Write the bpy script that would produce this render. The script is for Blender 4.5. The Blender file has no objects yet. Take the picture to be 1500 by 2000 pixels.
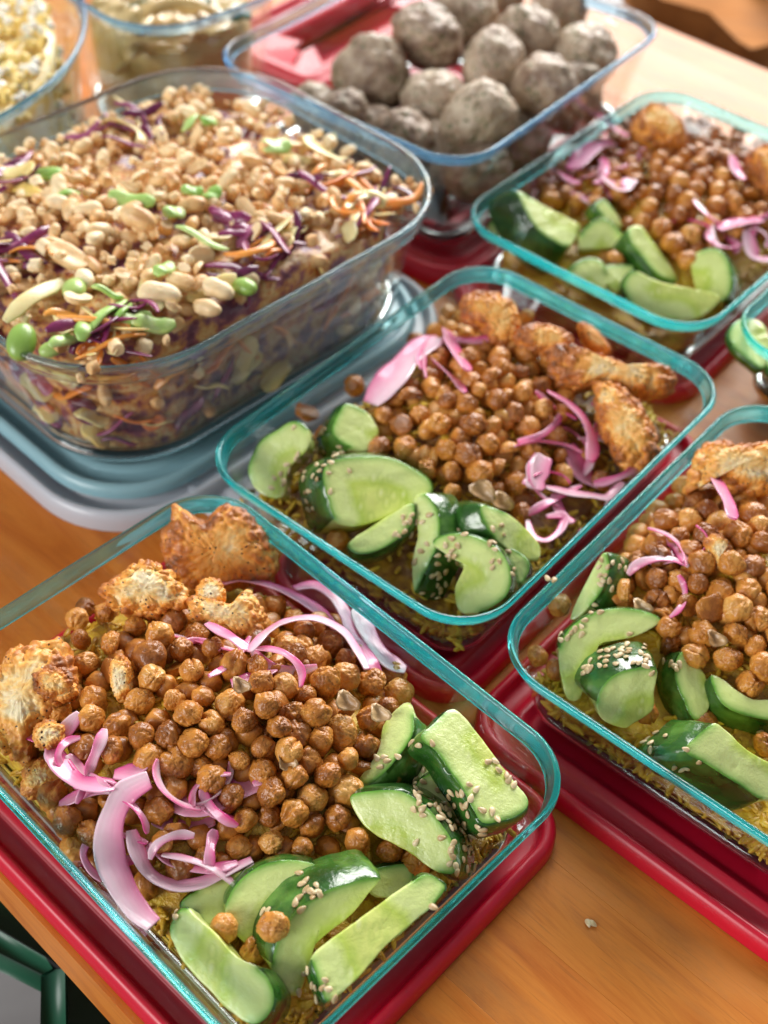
import bpy, math, random
import numpy as np
from mathutils import Vector, Matrix
from mathutils.bvhtree import BVHTree

# ------------------------------------------------------------------ camera, world, lights, exposure
scene = bpy.context.scene
COL = scene.collection
F_PX, PITCH, ROLL = 2557.0, 0.8018, 0.0524          # focal length in photo pixels (1500 x 2000), tilt down, roll
CAMZ = 0.431
ZR = 0.050                                          # height of the glass rims above the table
fw = np.array([0, math.cos(PITCH), -math.sin(PITCH)])
up0 = np.array([0, math.sin(PITCH), math.cos(PITCH)])
rt0 = np.array([1.0, 0, 0])
RGT = rt0 * math.cos(ROLL) + up0 * math.sin(ROLL)
UPV = -rt0 * math.sin(ROLL) + up0 * math.cos(ROLL)
CAM = np.array([0, 0, CAMZ])

cd = bpy.data.cameras.new('camera')
cam = bpy.data.objects.new('camera', cd)
COL.objects.link(cam)
cam.matrix_world = Matrix(((RGT[0], UPV[0], -fw[0], 0), (RGT[1], UPV[1], -fw[1], 0), (RGT[2], UPV[2], -fw[2], CAMZ), (0, 0, 0, 1)))
cd.sensor_fit = 'VERTICAL'
cd.sensor_height = 24.0
cd.sensor_width = 18.0
cd.lens = 24.0 * F_PX / 2000.0
cd.clip_start = 0.01
cd.clip_end = 50
cd.dof.use_dof = True
cd.dof.focus_distance = 0.452
cd.dof.aperture_fstop = 5.4
scene.camera = cam

w = bpy.data.worlds.new('World')
scene.world = w
w.use_nodes = True
w.node_tree.nodes['Background'].inputs['Color'].default_value = (0.96, 0.97, 1.0, 1)
w.node_tree.nodes['Background'].inputs['Strength'].default_value = 0.235


def area(name, loc, target, sx, sy, power, color):
    l = bpy.data.lights.new(name, 'AREA')
    l.shape = 'RECTANGLE'
    l.size, l.size_y, l.energy, l.color = sx, sy, power, color
    o = bpy.data.objects.new(name, l)
    COL.objects.link(o)
    o.location = loc
    o.rotation_euler = (Vector(target) - Vector(loc)).to_track_quat('-Z', 'Y').to_euler()
    return o


area('back_window_light', (0.9, 3.5, 1.95), (0.1, 0.45, 0.0), 3.0, 2.0, 275, (1.0, 0.98, 0.95))
area('side_window_light', (-1.9, -1.0, 0.95), (0.0, 0.3, 0.0), 1.3, 1.0, 48, (1.0, 0.99, 0.97))
scene.view_settings.view_transform = 'Standard'
scene.view_settings.look = 'None'
scene.view_settings.exposure = 0.16
scene.view_settings.gamma = 1.0
cy = scene.cycles
cy.max_bounces = 14
cy.diffuse_bounces = 4
cy.glossy_bounces = 6
cy.transmission_bounces = 12
cy.transparent_max_bounces = 24
cy.sample_clamp_indirect = 6.0
cy.use_denoising = True
cy.caustics_reflective = False
cy.caustics_refractive = True
cy.blur_glossy = 0.8

rng = np.random.RandomState(7)
random.seed(7)


def ray(px, py):
    d = fw * F_PX + RGT * (px - 750) - UPV * (py - 1000)
    return d / np.linalg.norm(d)


def at_z(px, py, z):
    d = ray(px, py)
    return CAM + d * ((z - CAMZ) / d[2])


# ------------------------------------------------------------------ numeric noise
def _hash(ix, iy, iz):
    n = (ix * 374761393 + iy * 668265263 + iz * 1274126177) & 0x7fffffff
    n = ((n ^ (n >> 13)) * 1103515245 + 12345) & 0x7fffffff
    n = ((n ^ (n >> 16)) * 69069 + 1) & 0x7fffffff
    return (n & 0xffffff) / float(0xffffff)


def vnoise(p):
    p = np.asarray(p, float) + 1000.0
    i = np.floor(p).astype(np.int64)
    f = p - i
    f = f * f * (3 - 2 * f)
    r = 0
    for dx in (0, 1):
        for dy in (0, 1):
            for dz in (0, 1):
                wgt = (f[:, 0] if dx else 1 - f[:, 0]) * (f[:, 1] if dy else 1 - f[:, 1]) * (f[:, 2] if dz else 1 - f[:, 2])
                r = r + wgt * _hash(i[:, 0] + dx, i[:, 1] + dy, i[:, 2] + dz)
    return r * 2 - 1


def fbm(p, o=4):
    r, a = 0, 1.0
    p = np.asarray(p, float)
    for k in range(o):
        r = r + a * vnoise(p * (2 ** k) + 17.3 * k)
        a *= 0.5
    return r


def worley(p):
    p = np.asarray(p, float) + 1000.0
    i = np.floor(p).astype(np.int64)
    best = np.full(len(p), 9.0)
    for dx in (-1, 0, 1):
        for dy in (-1, 0, 1):
            for dz in (-1, 0, 1):
                c = i + np.array([dx, dy, dz])
                q = c + np.stack([_hash(c[:, 0], c[:, 1], c[:, 2]), _hash(c[:, 0] + 51, c[:, 1], c[:, 2] + 7), _hash(c[:, 0], c[:, 1] + 91, c[:, 2] + 33)], -1)
                best = np.minimum(best, ((p - q) ** 2).sum(1))
    return np.sqrt(best)


# ------------------------------------------------------------------ materials
def mat(name):
    m = bpy.data.materials.new(name)
    m.use_nodes = True
    nt = m.node_tree
    return m, nt, nt.nodes, nt.links, nt.nodes['Principled BSDF']


def ramp(N, stops, interp='LINEAR'):
    r = N.new('ShaderNodeValToRGB')
    r.color_ramp.interpolation = interp
    e = r.color_ramp.elements
    while len(e) < len(stops):
        e.new(0.5)
    for k, (p, c) in enumerate(stops):
        e[k].position = p
        e[k].color = (*c, 1)
    return r


def texco(N, L, scale=(1, 1, 1), rot=(0, 0, 0), rnd=True):
    tc = N.new('ShaderNodeTexCoord')
    mp = N.new('ShaderNodeMapping')
    mp.inputs['Scale'].default_value = scale
    mp.inputs['Rotation'].default_value = rot
    L.new(tc.outputs['Object'], mp.inputs['Vector'])
    if rnd:
        oi = N.new('ShaderNodeObjectInfo')
        mm = N.new('ShaderNodeMath')
        mm.operation = 'MULTIPLY'
        mm.inputs[1].default_value = 37.0
        L.new(oi.outputs['Random'], mm.inputs[0])
        L.new(mm.outputs[0], mp.inputs['Location'])
    return mp.outputs['Vector']


def noise(N, L, vec, scale, detail=4, rough=0.55, dist=0.0):
    n = N.new('ShaderNodeTexNoise')
    n.inputs['Scale'].default_value = scale
    n.inputs['Detail'].default_value = detail
    n.inputs['Roughness'].default_value = rough
    n.inputs['Distortion'].default_value = dist
    L.new(vec, n.inputs['Vector'])
    return n


def mixc(N, L, fac, a, b, mode='MIX'):
    m = N.new('ShaderNodeMix')
    m.data_type = 'RGBA'
    m.blend_type = mode
    for sock, v in ((m.inputs[0], fac), (m.inputs[6], a), (m.inputs[7], b)):
        if hasattr(v, 'is_linked'):
            L.new(v, sock)
        elif isinstance(v, tuple):
            sock.default_value = (*v, 1)
        else:
            sock.default_value = v
    return m.outputs[2]


def bump(N, L, h, strength, dist, bsdf, prev=None):
    b = N.new('ShaderNodeBump')
    b.inputs['Strength'].default_value = strength
    b.inputs['Distance'].default_value = dist
    L.new(h, b.inputs['Height'])
    if prev:
        L.new(prev, b.inputs['Normal'])
    L.new(b.outputs['Normal'], bsdf.inputs['Normal'])
    return b.outputs['Normal']


def sss(b, wgt, radius, scale):
    b.inputs['Subsurface Weight'].default_value = wgt
    b.inputs['Subsurface Radius'].default_value = radius
    b.inputs['Subsurface Scale'].default_value = scale


def organic(name, cols, nscale, rough=0.4, coat=0.2, bscale=900, bdist=0.0002, bstr=0.6, ssw=0.25, ssr=(1.0, 0.5, 0.25), sss_scale=0.002, spread=0.5, speck=None):
    """Food material: colours picked by object and by noise, fine relief."""
    m, nt, N, L, b = mat(name)
    v = texco(N, L)
    n = noise(N, L, v, nscale, 5, 0.6)
    oi = N.new('ShaderNodeObjectInfo')
    a = N.new('ShaderNodeMath')
    a.operation = 'MULTIPLY_ADD'
    L.new(oi.outputs['Random'], a.inputs[0])
    a.inputs[1].default_value = spread
    a.inputs[2].default_value = -spread / 2
    ad = N.new('ShaderNodeMath')
    ad.operation = 'ADD'
    L.new(n.outputs['Fac'], ad.inputs[0])
    L.new(a.outputs[0], ad.inputs[1])
    r = ramp(N, cols)
    L.new(ad.outputs[0], r.inputs['Fac'])
    col = r.outputs['Color']
    if speck:
        vo = N.new('ShaderNodeTexVoronoi')
        vo.inputs['Scale'].default_value = speck[0]
        L.new(v, vo.inputs['Vector'])
        sr = ramp(N, [(0.0, (1, 1, 1)), (speck[1], (1, 1, 1)), (speck[1] + 0.03, (0, 0, 0))])
        L.new(vo.outputs['Distance'], sr.inputs['Fac'])
        n3 = noise(N, L, v, speck[0] * 0.25, 2)
        gt = N.new('ShaderNodeMath')
        gt.operation = 'GREATER_THAN'
        gt.inputs[1].default_value = 0.52
        L.new(n3.outputs['Fac'], gt.inputs[0])
        ml = N.new('ShaderNodeMath')
        ml.operation = 'MULTIPLY'
        L.new(sr.outputs['Color'], ml.inputs[0])
        L.new(gt.outputs[0], ml.inputs[1])
        col = mixc(N, L, ml.outputs[0], col, speck[2])
    L.new(col, b.inputs['Base Color'])
    b.inputs['Roughness'].default_value = rough
    b.inputs['Coat Weight'].default_value = coat
    b.inputs['Coat Roughness'].default_value = 0.18
    n2 = noise(N, L, v, bscale, 4, 0.65)
    bump(N, L, n2.outputs['Fac'], bstr, bdist, b)
    sss(b, ssw, ssr, sss_scale)
    return m


M = {}
# chickpeas: golden to reddish brown, mottled, glossy with oil
M['chickpea'] = organic('roasted_chickpea', [(0.1, (0.13, 0.033, 0.006)), (0.38, (0.34, 0.110, 0.015)), (0.58, (0.58, 0.23, 0.034)), (0.92, (0.76, 0.43, 0.12))],
                        130, rough=0.36, coat=0.22, bscale=520, bdist=0.0007, bstr=0.7, ssw=0.12, spread=0.40)
M['chickpea_skin'] = organic('chickpea_skin_flake', [(0.2, (0.45, 0.24, 0.09)), (0.8, (0.72, 0.5, 0.26))], 150, rough=0.4, coat=0.3, ssw=0.0)
M['sesame'] = organic('sesame', [(0.2, (0.44, 0.30, 0.14)), (0.8, (0.72, 0.58, 0.35))], 300, rough=0.4, coat=0.2, ssw=0.2)
M['peanut'] = organic('peanut', [(0.12, (0.48, 0.20, 0.06)), (0.34, (0.74, 0.46, 0.20)), (0.55, (0.85, 0.64, 0.36)), (0.9, (0.90, 0.77, 0.52))],
                      90, rough=0.5, coat=0.08, bscale=500, bdist=0.0003, ssw=0.2, spread=0.5)
M['crumb'] = organic('feta_and_corn', [(0.2, (0.74, 0.47, 0.06)), (0.50, (0.85, 0.62, 0.20)), (0.6, (0.86, 0.82, 0.60)), (0.9, (0.9, 0.9, 0.84))], 70, rough=0.5, ssw=0.2)
M['meatball'] = organic('meatball', [(0.28, (0.20, 0.12, 0.08)), (0.5, (0.42, 0.31, 0.22)), (0.75, (0.64, 0.54, 0.40))], 110, rough=0.5, coat=0.12,
                        bscale=350, bdist=0.0010, bstr=0.7, ssw=0.15, spread=0.2, speck=(300, 0.30, (0.10, 0.13, 0.04)))
M['pasta'] = organic('pasta', [(0.2, (0.50, 0.32, 0.10)), (0.8, (0.78, 0.60, 0.30))], 60, rough=0.35, coat=0.4, ssw=0.2)
M['basil'] = organic('basil', [(0.2, (0.02, 0.06, 0.012)), (0.8, (0.06, 0.16, 0.03))], 60, rough=0.4, coat=0.3)
M['scallion'] = organic('spring_onion', [(0.25, (0.22, 0.44, 0.07)), (0.6, (0.44, 0.64, 0.20)), (0.9, (0.70, 0.80, 0.46))], 110, rough=0.35, coat=0.2, ssw=0.25, spread=0.3)
M['edamame'] = organic('edamame', [(0.25, (0.24, 0.42, 0.07)), (0.8, (0.42, 0.58, 0.17))], 60, rough=0.35, coat=0.2)
M['cabbage'] = organic('red_cabbage', [(0.25, (0.09, 0.008, 0.045)), (0.6, (0.26, 0.025, 0.12)), (0.9, (0.55, 0.24, 0.36))], 80, rough=0.3, coat=0.4, spread=0.5)
M['carrot'] = organic('carrot', [(0.2, (0.78, 0.20, 0.03)), (0.8, (0.90, 0.42, 0.08))], 80, rough=0.35, coat=0.3)
M['slaw'] = organic('pale_slaw', [(0.2, (0.74, 0.52, 0.12)), (0.8, (0.88, 0.78, 0.42))], 80, rough=0.35, coat=0.3)
M['rice'] = organic('turmeric_rice', [(0.3, (0.20, 0.075, 0.008)), (0.5, (0.52, 0.27, 0.015)), (0.8, (0.80, 0.58, 0.05))], 120, rough=0.4, coat=0.2, bscale=260, bdist=0.0015, bstr=1.0, ssw=0.1)
M['salad_bed'] = organic('salad_bed', [(0.36, (0.12, 0.016, 0.055)), (0.43, (0.28, 0.07, 0.10)), (0.49, (0.60, 0.28, 0.07)), (0.55, (0.70, 0.50, 0.22)), (0.60, (0.66, 0.24, 0.05)), (0.68, (0.16, 0.022, 0.07))],
                         75, rough=0.35, coat=0.3, bscale=160, bdist=0.002, bstr=1.0, spread=0)


def attr(N, L, name):
    a = N.new('ShaderNodeAttribute')
    a.attribute_name = name
    return a.outputs['Fac']


def make_cauliflower(name, dark):
    m, nt, N, L, b = mat(name)
    v = texco(N, L)
    n = noise(N, L, v, 42, 6, 0.68, 0.5)
    tip = attr(N, L, 'tip')
    a = N.new('ShaderNodeMath')
    a.operation = 'MULTIPLY_ADD'
    L.new(tip, a.inputs[0])
    a.inputs[1].default_value = 0.34
    L.new(n.outputs['Fac'], a.inputs[2])
    s = dark
    r = ramp(N, [(0.46 - s, (0.90, 0.76, 0.48)), (0.56 - s, (0.90, 0.60, 0.22)), (0.66 - s, (0.86, 0.40, 0.07)), (0.80 - s, (0.52, 0.17, 0.03)), (0.98 - s, (0.16, 0.05, 0.015))])
    L.new(a.outputs[0], r.inputs['Fac'])
    vo = N.new('ShaderNodeTexVoronoi')
    vo.inputs['Scale'].default_value = 420
    L.new(v, vo.inputs['Vector'])
    sr = ramp(N, [(0.0, (1, 1, 1)), (0.17, (1, 1, 1)), (0.21, (0, 0, 0))])
    L.new(vo.outputs['Distance'], sr.inputs['Fac'])
    n3 = noise(N, L, v, 90, 2)
    gt = N.new('ShaderNodeMath')
    gt.operation = 'GREATER_THAN'
    gt.inputs[1].default_value = 0.5
    L.new(n3.outputs['Fac'], gt.inputs[0])
    ml = N.new('ShaderNodeMath')
    ml.operation = 'MULTIPLY'
    L.new(sr.outputs['Color'], ml.inputs[0])
    L.new(gt.outputs[0], ml.inputs[1])
    L.new(mixc(N, L, ml.outputs[0], r.outputs['Color'], (0.06, 0.025, 0.01)), b.inputs['Base Color'])
    b.inputs['Roughness'].default_value = 0.45
    b.inputs['Coat Weight'].default_value = 0.15
    n2 = noise(N, L, v, 600, 5, 0.7)
    vb = N.new('ShaderNodeTexVoronoi')
    vb.inputs['Scale'].default_value = 480
    L.new(v, vb.inputs['Vector'])
    p = bump(N, L, n2.outputs['Fac'], 0.8, 0.0006, b)
    bump(N, L, vb.outputs['Distance'], -0.8, 0.0010, b, p)
    sss(b, 0.2, (1, 0.5, 0.2), 0.002)
    return m


M['cauliflower'] = make_cauliflower('roasted_cauliflower', -0.03)
M['cauliflower_brown'] = make_cauliflower('well_browned_cauliflower', 0.05)


def make_flesh():
    m, nt, N, L, b = mat('cucumber_flesh')
    v = texco(N, L)
    d = attr(N, L, 'skin_distance')
    n = noise(N, L, v, 70, 3)
    a = N.new('ShaderNodeMath')
    a.operation = 'MULTIPLY_ADD'
    L.new(n.outputs['Fac'], a.inputs[0])
    a.inputs[1].default_value = 0.10
    L.new(d, a.inputs[2])
    r = ramp(N, [(0.05, (0.03, 0.12, 0.014)), (0.085, (0.15, 0.36, 0.045)), (0.15, (0.46, 0.62, 0.20)), (0.26, (0.64, 0.74, 0.28)), (0.55, (0.66, 0.75, 0.30)), (0.75, (0.50, 0.62, 0.11)), (1.0, (0.64, 0.70, 0.20))])
    L.new(a.outputs[0], r.inputs['Fac'])
    mp = texco(N, L, (1.0, 0.42, 0.8), (0.3, 0.2, 0.6))
    vo = N.new('ShaderNodeTexVoronoi')
    vo.inputs['Scale'].default_value = 270
    L.new(mp, vo.inputs['Vector'])
    sr = ramp(N, [(0.0, (1, 1, 1)), (0.30, (0, 0, 0))])
    L.new(vo.outputs['Distance'], sr.inputs['Fac'])
    dr = ramp(N, [(0.36, (0, 0, 0)), (0.62, (1, 1, 1))])
    L.new(d, dr.inputs['Fac'])
    ml = N.new('ShaderNodeMath')
    ml.operation = 'MULTIPLY'
    L.new(sr.outputs['Color'], ml.inputs[0])
    L.new(dr.outputs['Color'], ml.inputs[1])
    rg = ramp(N, [(0.30, (0, 0, 0)), (0.42, (1, 1, 1)), (0.62, (0, 0, 0))])
    L.new(vo.outputs['Distance'], rg.inputs['Fac'])
    mg = N.new('ShaderNodeMath')
    mg.operation = 'MULTIPLY'
    L.new(rg.outputs['Color'], mg.inputs[0])
    L.new(dr.outputs['Color'], mg.inputs[1])
    mh = N.new('ShaderNodeMath')
    mh.operation = 'MULTIPLY'
    mh.inputs[1].default_value = 0.35
    L.new(mg.outputs[0], mh.inputs[0])
    basecol = mixc(N, L, mh.outputs[0], r.outputs['Color'], (0.38, 0.52, 0.10))
    ms = N.new('ShaderNodeMath')
    ms.operation = 'MULTIPLY'
    ms.inputs[1].default_value = 0.6
    L.new(ml.outputs[0], ms.inputs[0])
    L.new(mixc(N, L, ms.outputs[0], basecol, (0.80, 0.84, 0.50)), b.inputs['Base Color'])
    b.inputs['Roughness'].default_value = 0.22
    b.inputs['Coat Weight'].default_value = 0.35
    b.inputs['Coat Roughness'].default_value = 0.08
    n1 = noise(N, L, v, 240, 5, 0.7)
    p = bump(N, L, n1.outputs['Fac'], 0.8, 0.0007, b)
    bump(N, L, ml.outputs[0], 0.3, 0.0003, b, p)
    sss(b, 0.25, (1.0, 1.0, 0.5), 0.003)
    return m


def make_skin():
    m, nt, N, L, b = mat('cucumber_skin')
    v = texco(N, L)
    n = noise(N, L, v, 60, 4, 0.55, 0.4)
    r = ramp(N, [(0.32, (0.010, 0.045, 0.006)), (0.52, (0.028, 0.105, 0.014)), (0.72, (0.11, 0.25, 0.04))])
    L.new(n.outputs['Fac'], r.inputs['Fac'])
    L.new(r.outputs['Color'], b.inputs['Base Color'])
    b.inputs['Roughness'].default_value = 0.22
    b.inputs['Coat Weight'].default_value = 0.5
    b.inputs['Coat Roughness'].default_value = 0.08
    vo = noise(N, L, v, 260, 3, 0.5)
    bump(N, L, vo.outputs['Fac'], 0.7, 0.0008, b)
    return m


M['flesh'] = make_flesh()
M['skin'] = make_skin()


def make_onion(name, edge, mid, pale):
    m, nt, N, L, b = mat(name)
    v = texco(N, L)
    c = attr(N, L, 'across')
    n = noise(N, L, v, 60, 3)
    a = N.new('ShaderNodeMath')
    a.operation = 'MULTIPLY_ADD'
    L.new(n.outputs['Fac'], a.inputs[0])
    a.inputs[1].default_value = 0.5
    L.new(c, a.inputs[2])
    r = ramp(N, [(0.2, edge), (0.5, mid), (0.95, pale), (1.0, pale)])
    L.new(a.outputs[0], r.inputs['Fac'])
    wv = N.new('ShaderNodeMath')
    wv.operation = 'SINE'
    mm = N.new('ShaderNodeMath')
    mm.operation = 'MULTIPLY'
    mm.inputs[1].default_value = 30
    L.new(c, mm.inputs[0])
    L.new(mm.outputs[0], wv.inputs[0])
    L.new(r.outputs['Color'], b.inputs['Base Color'])
    b.inputs['Roughness'].default_value = 0.25
    b.inputs['Coat Weight'].default_value = 0.4
    b.inputs['Coat Roughness'].default_value = 0.1
    b.inputs['Transmission Weight'].default_value = 0.15
    b.inputs['IOR'].default_value = 1.36
    n2 = noise(N, L, v, 300, 3)
    p = bump(N, L, wv.outputs[0], 0.08, 0.0002, b)
    bump(N, L, n2.outputs['Fac'], 0.4, 0.0003, b, p)
    sss(b, 0.35, (1, 0.5, 0.7), 0.003)
    return m


M['onion'] = make_onion('pickled_red_onion', (0.74, 0.06, 0.26), (0.86, 0.20, 0.40), (0.90, 0.40, 0.56))
M['onion_pale'] = make_onion('pale_pickled_onion', (0.86, 0.19, 0.38), (0.93, 0.38, 0.54), (0.95, 0.62, 0.72))


def glass_body():
    m, nt, N, L, b = mat('clear_glass_wall')
    N.remove(b)
    out = N['Material Output']
    tr = N.new('ShaderNodeBsdfTransparent')
    tr.inputs['Color'].default_value = (0.975, 0.988, 0.985, 1)
    gl = N.new('ShaderNodeBsdfGlossy')
    gl.inputs['Roughness'].default_value = 0.02
    gl.inputs['Color'].default_value = (0.95, 1.0, 1.0, 1)
    lw = N.new('ShaderNodeLayerWeight')
    lw.inputs['Blend'].default_value = 0.5
    pw = N.new('ShaderNodeMath')
    pw.operation = 'POWER'
    pw.inputs[1].default_value = 4.5
    L.new(lw.outputs['Facing'], pw.inputs[0])
    ma = N.new('ShaderNodeMath')
    ma.operation = 'MULTIPLY_ADD'
    ma.inputs[1].default_value = 0.75
    ma.inputs[2].default_value = 0.035
    L.new(pw.outputs[0], ma.inputs[0])
    mx = N.new('ShaderNodeMixShader')
    L.new(ma.outputs[0], mx.inputs[0])
    L.new(tr.outputs[0], mx.inputs[1])
    L.new(gl.outputs[0], mx.inputs[2])
    L.new(mx.outputs[0], out.inputs['Surface'])
    v = texco(N, L)
    n = noise(N, L, v, 25, 2)
    bm = N.new('ShaderNodeBump')
    bm.inputs['Strength'].default_value = 0.3
    bm.inputs['Distance'].default_value = 0.001
    L.new(n.outputs['Fac'], bm.inputs['Height'])
    L.new(bm.outputs['Normal'], gl.inputs['Normal'])
    return m


def glass_rim(name, absorb, dens, body, k, tint=(0.97, 1.0, 1.0)):
    """real refracting glass; colour builds up along the path, plus translucent colour imitating piped-light glow"""
    m, nt, N, L, b = mat(name)
    N.remove(b)
    out = N['Material Output']
    g = N.new('ShaderNodeBsdfGlass')
    g.inputs['Color'].default_value = (*tint, 1)
    g.inputs['IOR'].default_value = 1.47
    g.inputs['Roughness'].default_value = 0.0
    t = N.new('ShaderNodeBsdfTranslucent')
    t.inputs['Color'].default_value = (*body, 1)  # translucent colour standing in for the glow of light piped inside the glass
    mx = N.new('ShaderNodeMixShader')
    mx.inputs[0].default_value = k
    L.new(g.outputs[0], mx.inputs[1])
    L.new(t.outputs[0], mx.inputs[2])
    L.new(mx.outputs[0], out.inputs['Surface'])
    va = N.new('ShaderNodeVolumeAbsorption')
    va.inputs['Color'].default_value = (*absorb, 1)
    va.inputs['Density'].default_value = dens
    L.new(va.outputs[0], out.inputs['Volume'])
    return m


M['glass'] = glass_body()
M['rim_teal'] = glass_rim('teal_glass_rim', (0.01, 0.93, 0.95), 165, (0.01, 0.92, 0.96), 0.19)
M['rim_blue'] = glass_rim('grey_blue_glass_rim', (0.5, 0.8, 0.9), 60, (0.45, 0.62, 0.72), 0.08)
M['rim_sky'] = glass_rim('sky_blue_glass_rim', (0.05, 0.62, 0.92), 120, (0.14, 0.50, 0.80), 0.12)
M['base_teal'] = glass_rim('glass_base_edge', (0.4, 0.85, 0.88), 30, (0.5, 0.7, 0.7), 0.03)


def plastic(name, col, rough=0.32, trans=0.0, ssw=0.1):
    m, nt, N, L, b = mat(name)
    v = texco(N, L)
    n = noise(N, L, v, 8, 3)
    c2 = tuple(x * 0.86 for x in col)
    L.new(mixc(N, L, n.outputs['Fac'], col, c2), b.inputs['Base Color'])
    n4 = noise(N, L, v, 40, 5, 0.7)
    r = N.new('ShaderNodeMapRange')
    r.inputs['To Min'].default_value = rough - 0.08
    r.inputs['To Max'].default_value = rough + 0.14
    L.new(n4.outputs['Fac'], r.inputs['Value'])
    L.new(r.outputs[0], b.inputs['Roughness'])
    n2 = noise(N, L, v, 1200, 3)
    p = bump(N, L, n2.outputs['Fac'], 0.25, 0.0001, b)
    n3 = noise(N, L, v, 30, 2)
    bump(N, L, n3.outputs['Fac'], 0.25, 0.001, b, p)
    b.inputs['Transmission Weight'].default_value = trans
    sss(b, ssw, (1, 0.15, 0.12), 0.002)
    return m


M['red'] = plastic('red_plastic', (0.64, 0.006, 0.032), ssw=0.2)
M['frost'] = plastic('frosted_lavender_plastic', (0.68, 0.72, 0.80), 0.3, 0.25, 0.0)
M['blue_plastic'] = plastic('light_blue_plastic', (0.38, 0.66, 0.74), 0.3, 0.3, 0.0)
M['green_paint'] = plastic('dark_green_paint', (0.010, 0.085, 0.042), 0.35, 0, 0)


def make_wood(name, cols, rough, coat, bands=1.0, spec=0.22):
    m, nt, N, L, b = mat(name)
    v = texco(N, L, (1.6, 9, 9))
    n = noise(N, L, v, 5, 6, 0.62, 1.6)
    v2 = texco(N, L, (0.9, 42, 42))
    n2 = noise(N, L, v2, 14, 6, 0.75)
    ad = N.new('ShaderNodeMath')
    ad.operation = 'MULTIPLY_ADD'
    L.new(n2.outputs['Fac'], ad.inputs[0])
    ad.inputs[1].default_value = 0.38
    L.new(n.outputs['Fac'], ad.inputs[2])
    oi = N.new('ShaderNodeObjectInfo')
    a2 = N.new('ShaderNodeMath')
    a2.operation = 'MULTIPLY_ADD'
    L.new(oi.outputs['Random'], a2.inputs[0])
    a2.inputs[1].default_value = 0.16
    L.new(ad.outputs[0], a2.inputs[2])
    r = ramp(N, cols)
    L.new(a2.outputs[0], r.inputs['Fac'])
    v3 = texco(N, L, (1.5, 5, 5))
    n3 = noise(N, L, v3, 9, 6, 0.65)
    sm = ramp(N, [(0.50, (0, 0, 0)), (0.72, (1, 1, 1))])
    L.new(n3.outputs['Fac'], sm.inputs['Fac'])
    f = N.new('ShaderNodeMath')
    f.operation = 'MULTIPLY'
    f.inputs[1].default_value = 0.38 * bands
    L.new(sm.outputs['Color'], f.inputs[0])
    L.new(mixc(N, L, f.outputs[0], r.outputs['Color'], (0.16, 0.085, 0.05)), b.inputs['Base Color'])
    n5 = noise(N, L, v3, 3, 4)
    mr = N.new('ShaderNodeMapRange')
    mr.inputs['To Min'].default_value = rough - 0.1
    mr.inputs['To Max'].default_value = rough + 0.15
    L.new(n5.outputs['Fac'], mr.inputs['Value'])
    L.new(mr.outputs[0], b.inputs['Roughness'])
    b.inputs['Coat Weight'].default_value = coat
    b.inputs['Coat Roughness'].default_value = 0.12
    b.inputs['Specular IOR Level'].default_value = spec
    vp = texco(N, L, (7, 230, 230))
    np_ = noise(N, L, vp, 5, 3, 0.6)
    pr = ramp(N, [(0.60, (0, 0, 0)), (0.70, (1, 1, 1))])
    L.new(np_.outputs['Fac'], pr.inputs['Fac'])
    pf = N.new('ShaderNodeMath')
    pf.operation = 'MULTIPLY'
    pf.inputs[1].default_value = 0.30
    L.new(pr.outputs['Color'], pf.inputs[0])
    prev = b.inputs['Base Color'].links[0].from_socket
    L.new(mixc(N, L, pf.outputs[0], prev, (0.22, 0.07, 0.015)), b.inputs['Base Color'])
    v4 = texco(N, L, (14, 60, 60))
    n6 = noise(N, L, v4, 6, 4, 0.6)
    p = bump(N, L, n6.outputs['Fac'], 0.12, 0.0005, b)
    n7 = noise(N, L, v3, 14, 2)
    bump(N, L, n7.outputs['Fac'], 0.3, 0.0006, b, p)
    return m


M['wood'] = make_wood('varnished_pine', [(0.35, (0.38, 0.094, 0.010)), (0.58, (0.55, 0.150, 0.018)), (0.8, (0.65, 0.215, 0.032)), (1.0, (0.46, 0.118, 0.015))], 0.38, 0.07)
M['chair_wood'] = make_wood('brown_wood', [(0.35, (0.20, 0.07, 0.02)), (0.9, (0.36, 0.15, 0.045))], 0.75, 0.0, spec=0.05)
M['stone'] = organic('grey_floor', [(0.3, (0.09, 0.085, 0.085)), (0.7, (0.17, 0.165, 0.165))], 6, rough=0.6, coat=0, bscale=40, bdist=0.001, ssw=0, spread=0)
M['cloth'] = organic('pale_cloth', [(0.40, (0.16, 0.17, 0.19)), (0.5, (0.50, 0.50, 0.52)), (0.60, (0.78, 0.78, 0.78))], 25, rough=0.9, coat=0, bscale=60, bdist=0.004, ssw=0, spread=0)


# ------------------------------------------------------------------ object helpers
def mesh_data(name, verts, faces, mats, midx=None, attrs=None):
    me = bpy.data.meshes.new(name)
    me.from_pydata([tuple(map(float, v)) for v in verts], [], [tuple(int(i) for i in f) for f in faces])
    for mm in (mats if isinstance(mats, (list, tuple)) else [mats]):
        me.materials.append(mm)
    if midx is not None:
        me.polygons.foreach_set('material_index', np.asarray(midx, np.int32))
    me.polygons.foreach_set('use_smooth', np.ones(len(me.polygons), bool))
    for k, val in (attrs or {}).items():
        a = me.attributes.new(k, 'FLOAT', 'POINT')
        a.data.foreach_set('value', np.asarray(val, np.float32))
    me.update()
    return me


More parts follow.
